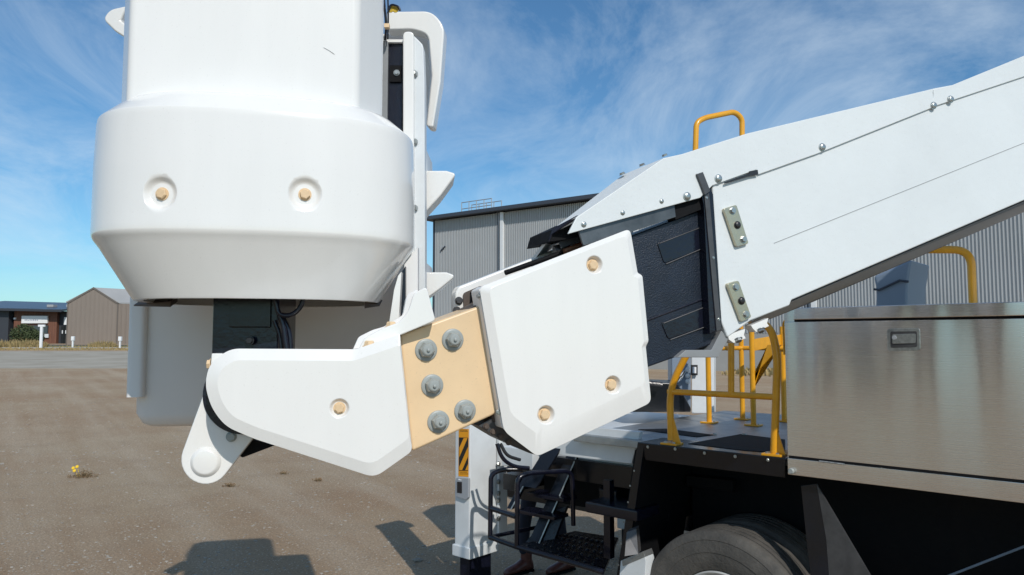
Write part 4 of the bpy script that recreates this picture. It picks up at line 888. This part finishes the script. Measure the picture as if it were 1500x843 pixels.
b = MB(); b.lathe(onside(672.5, 703, .022), TN, [(.006, 0), (.005, .003)], 12); b.lathe(onside(675, 703.5, .022), TN, [(.005, 0), (.004, .003)], 12); b.build('button', 'sign_white', dv)
b = MB(); b.prism([P(762, 470, 6.3), P(762, 420, 6.3), P(800, 400, 6.3), P(830, 400, 6.3), P(840, 470, 6.3), P(850, 590, 6.3), P(758, 590, 6.3)], V((.1, .35, 0))); b.build('hidden_shadow_block', 'grey_paint', TR, bevel=.01)  # hidden behind the elbow cover, added to cast a shadow on the gravel
# ---- boarding step with cage ------------------------------------------------------------
SZ = .66
def sp(u, v, w=0): return SIDE.at(u, v, -w)
b = MB(); c = [PZ(755, 800, SZ), PZ(842, 778, SZ), PZ(906, 788, SZ), PZ(884, 838, SZ)]; b.prism(c, V((0, 0, -.02))); random.seed(2)
for i in range(9):
    for j in range(5):
        p = c[0].lerp(c[3], (i+.7)/10).lerp(c[1].lerp(c[2], (i+.7)/10), (j+.7)/6); b.lathe(p-up*.002, up, [(.014, 0), (.012, .007), (.006, .008)], 8)
sp_ = b.build('step_plate', 'black_smooth', TR)
def bar(pts, r=.0165, fr=.07, nm='cage_bar', par=sp_, m='black_smooth'): b = MB(); b.tube(fillet(pts, fr, 7), r, 12); return b.build(nm, m, par, smooth=40)
cA, cB = P(718, 787, 5.30), P(757, 801, 5.08)
bar([cA, P(719, 695, 5.32), P(735, 688, 5.32), P(765, 688, 5.34)]); bar([cB, P(758, 700, 5.08), P(775, 693, 5.12), P(838, 690, 5.30), P(840, 770, 5.32)])
bar([cA, cB, P(884, 838, 4.80)], .018, .02); bar([P(720, 745, 5.31), P(757, 757, 5.08)], .02); bar([P(718, 787, 5.30), P(800, 770, 5.6)], .014)
for (a_, c_, w_) in (((835, 655), (775, 792), .10), ((785, 665), (742, 745), .05)):
    b = MB(); A1 = P(a_[0], a_[1], 5.5); C1 = P(c_[0], c_[1], 5.4); b.prism([A1, A1+TU*w_, C1+TU*w_, C1], -TN*.03); b.build('ladder_stringer', 'black_paint', TR, bevel=.003)
    b = MB(); b.tube([A1+TU*w_+TN*.01, C1+TU*w_+TN*.01], .005, 6); b.build('edge_strip', 'zinc', TR)
b = MB(); A1 = P(800, 655, 5.35); C1 = P(764, 712, 5.3); b.prism([A1, A1+TU*.13, C1+TU*.13, C1], -TN*.02); b.build('ladder_stringer', 'black_paint', TR)
for u, v, Y in ((808, 726, 5.45), (795, 752, 5.4)):
    b = MB(); b.cbox(P(u, v, Y), TU*.34, TN*.16, up*.025); b.build('ladder_tread', 'black_smooth', TR, bevel=.003)
b = MB(); b.prism([P(805, 752, 5.5), P(830, 742, 5.5), P(812, 790, 5.45), P(770, 795, 5.45)], -TN*.03); b.build('brace_plate', 'black_smooth', TR)
# pieces on the rear underside
rb = strp('rear_bracket', 'black_dull', so_+.35, sL-.05, .45, .75, .92, 1.30, TR, .01)
q = Pl(T(0, .44, 0), TN)
for v in (686, 700, 717): hexbolt(rb, q.at(881, v, .008), TN, .018, 'black_smooth')
strp('tail_beam', 'black_paint', so_+.2, sL-.03, .30, .42, 1.14, 1.29, TR); strp('side_step', 'black_smooth', sL-.40, sL+.0, -.02, .25, 1.02, 1.09, TR, .012)
b = MB(); b.cbox(sp(892, 760, .1), TU*.05, TN*.05, up*.5); b.build('step_hanger', 'black_smooth', TR)
b = MB(); b.prism([P(918, 780, 4.6), P(932, 775, 4.6), P(935, 812, 4.55), P(915, 815, 4.55)], V((.03, .08, 0))); b.build('mud_smear_plate', 'dark_steel', TR)
b = MB(); b.tube(fillet([P(728, 650, 5.2), P(735, 672, 5.2), P(752, 684, 5.25), P(775, 686, 5.3)], .1), .014, 12); b.build('hose', 'black_smooth', TR)
b = MB(); b.tube(fillet([P(733, 650, 5.25), P(742, 668, 5.25), P(762, 674, 5.3)], .1), .012, 12); b.build('hose', 'black_bolt', TR)
b = MB(); b.box(P(735, 682, 5.6), TU*.30, -TN*.15, up*.14); b.box(P(772, 680, 5.75), TU*.2, -TN*.15, up*.12); b.build('valve_block', 'leg_white', TR, bevel=.006)
# far outrigger on the other side of the truck so the shadow and the stance are right
ob('outrigger', 'leg_white', so_-wS, so_, 2.2, 2.5, .3, 2.4, TR); ob('inner_leg', 'black_smooth', so_-wS+.03, so_-.03, 2.23, 2.47, .0, .32, TR)

# ================================================================== PERSON behind the step (only boots and shins show)
def person():
    base = PZ(798, 838, 0); root = tag(empty('person', base), 'person in dark trousers and brown leather boots standing behind the black step', 'person')
    side = V((1, .1, 0)).normalized(); fw = V((-.8, -.6, 0)).normalized()
    hips = base+up*.92; J = {}; vs = []; es = []; rs = []
    def v(p, r): vs.append(V(p)); rs.append(r); return len(vs)-1
    L = base-side*.20+up*.06; Rr = base+side*.19+up*.06
    pel = v(hips, .15); wa = v(hips+up*.18, .13); ch = v(hips+up*.42, .165); nk = v(hips+up*.56, .06); es += [(pel, wa), (wa, ch), (ch, nk)]
    hd = v(hips+up*.66, .085); hd2 = v(hips+up*.76, .10); hd3 = v(hips+up*.84, .07); es += [(nk, hd), (hd, hd2), (hd2, hd3)]
    for s, ft in ((-1, L), (1, Rr)):
        h = v(hips+side*.10*s-up*.06, .10); k = v((hips+side*.12*s+ft)/2+fw*.03, .065); an = v(ft+up*.10, .045); es += [(pel, h), (h, k), (k, an)]
        sh = v(hips+up*.46+side*.19*s, .06); el = v(hips+up*.18+side*.25*s, .042); wr = v(hips-up*.05+side*.24*s+fw*.10, .028); pa = v(hips-up*.13+side*.24*s+fw*.13, .032); es += [(ch, sh), (sh, el), (el, wr), (wr, pa)]
    me = bpy.data.meshes.new('body'); me.from_pydata([p-base for p in vs], es, []); o = bpy.data.objects.new('body', me); COL.objects.link(o)
    m = o.modifiers.new('skin', 'SKIN'); 
    if not me.skin_vertices: me.attributes
    for i, r in enumerate(rs): me.skin_vertices[0].data[i].radius = (r, r)
    me.skin_vertices[0].data[0].use_root = True
    m2 = o.modifiers.new('sub', 'SUBSURF'); m2.levels = 2; m2.render_levels = 2
    bpy.context.view_layer.update(); dg = bpy.context.evaluated_depsgraph_get(); nm = bpy.data.meshes.new_from_object(o.evaluated_get(dg)); o.modifiers.clear(); o.data = nm
    nm.materials.clear(); 
    for q in ('trousers', 'hi_vis', 'skin'): nm.materials.append(MT[q])
    for p in nm.polygons:
        z = p.center.z; p.material_index = 0 if z < .97 else (1 if z < 1.46 else 2); p.use_smooth = True
        if .7 < z < .97 and abs(p.center.dot(side)) > .2: p.material_index = 2 if z < .88 else 1
    o.parent = root
    for s, ft in ((-1, L), (1, Rr)):
        b = MB(); c = ft-up*.06; rings = []
        for t, w, h, z0 in ((-.10, .03, .06, .0), (-.085, .042, .11, .0), (-.04, .046, .13, 0), (.02, .045, .115, 0), (.08, .050, .085, 0), (.14, .050, .07, 0), (.19, .040, .055, 0), (.215, .02, .035, 0)):
            sd = up.cross(fw).normalized(); cc = c+fw*t; rings.append([cc+sd*w*cos(a)*(1 if sin(a) > 0 else 1.05)+up*(h*.5+h*.5*sin(a)+.012) for a in [2*pi*k/16 for k in range(16)]])
        b.loft(rings); b.lathe(c+up*.05-fw*.035, up, [(.052, 0), (.053, .08), (.056, .20), (.058, .24)], 20); bt = b.build('boot', 'boot_leather', root, smooth=60)
        b = MB(); b.prism([c+fw*t+sd*w*q for q in (1,) for t, w in ((-.10, .04), (.02, .05), (.12, .055), (.20, .035))]+[c+fw*t-sd*w for t, w in ((.20, .035), (.12, .055), (.02, .05), (-.10, .04))], up*.022); b.build('sole', 'black_dull', bt, smooth=0)
    b = MB(); b.lathe(hips+up*.80, up, [(.105, -.05), (.112, 0), (.10, .06), (.06, .10), (.02, .112)], 24); b.build('hair', 'hair', root, smooth=60)
person()
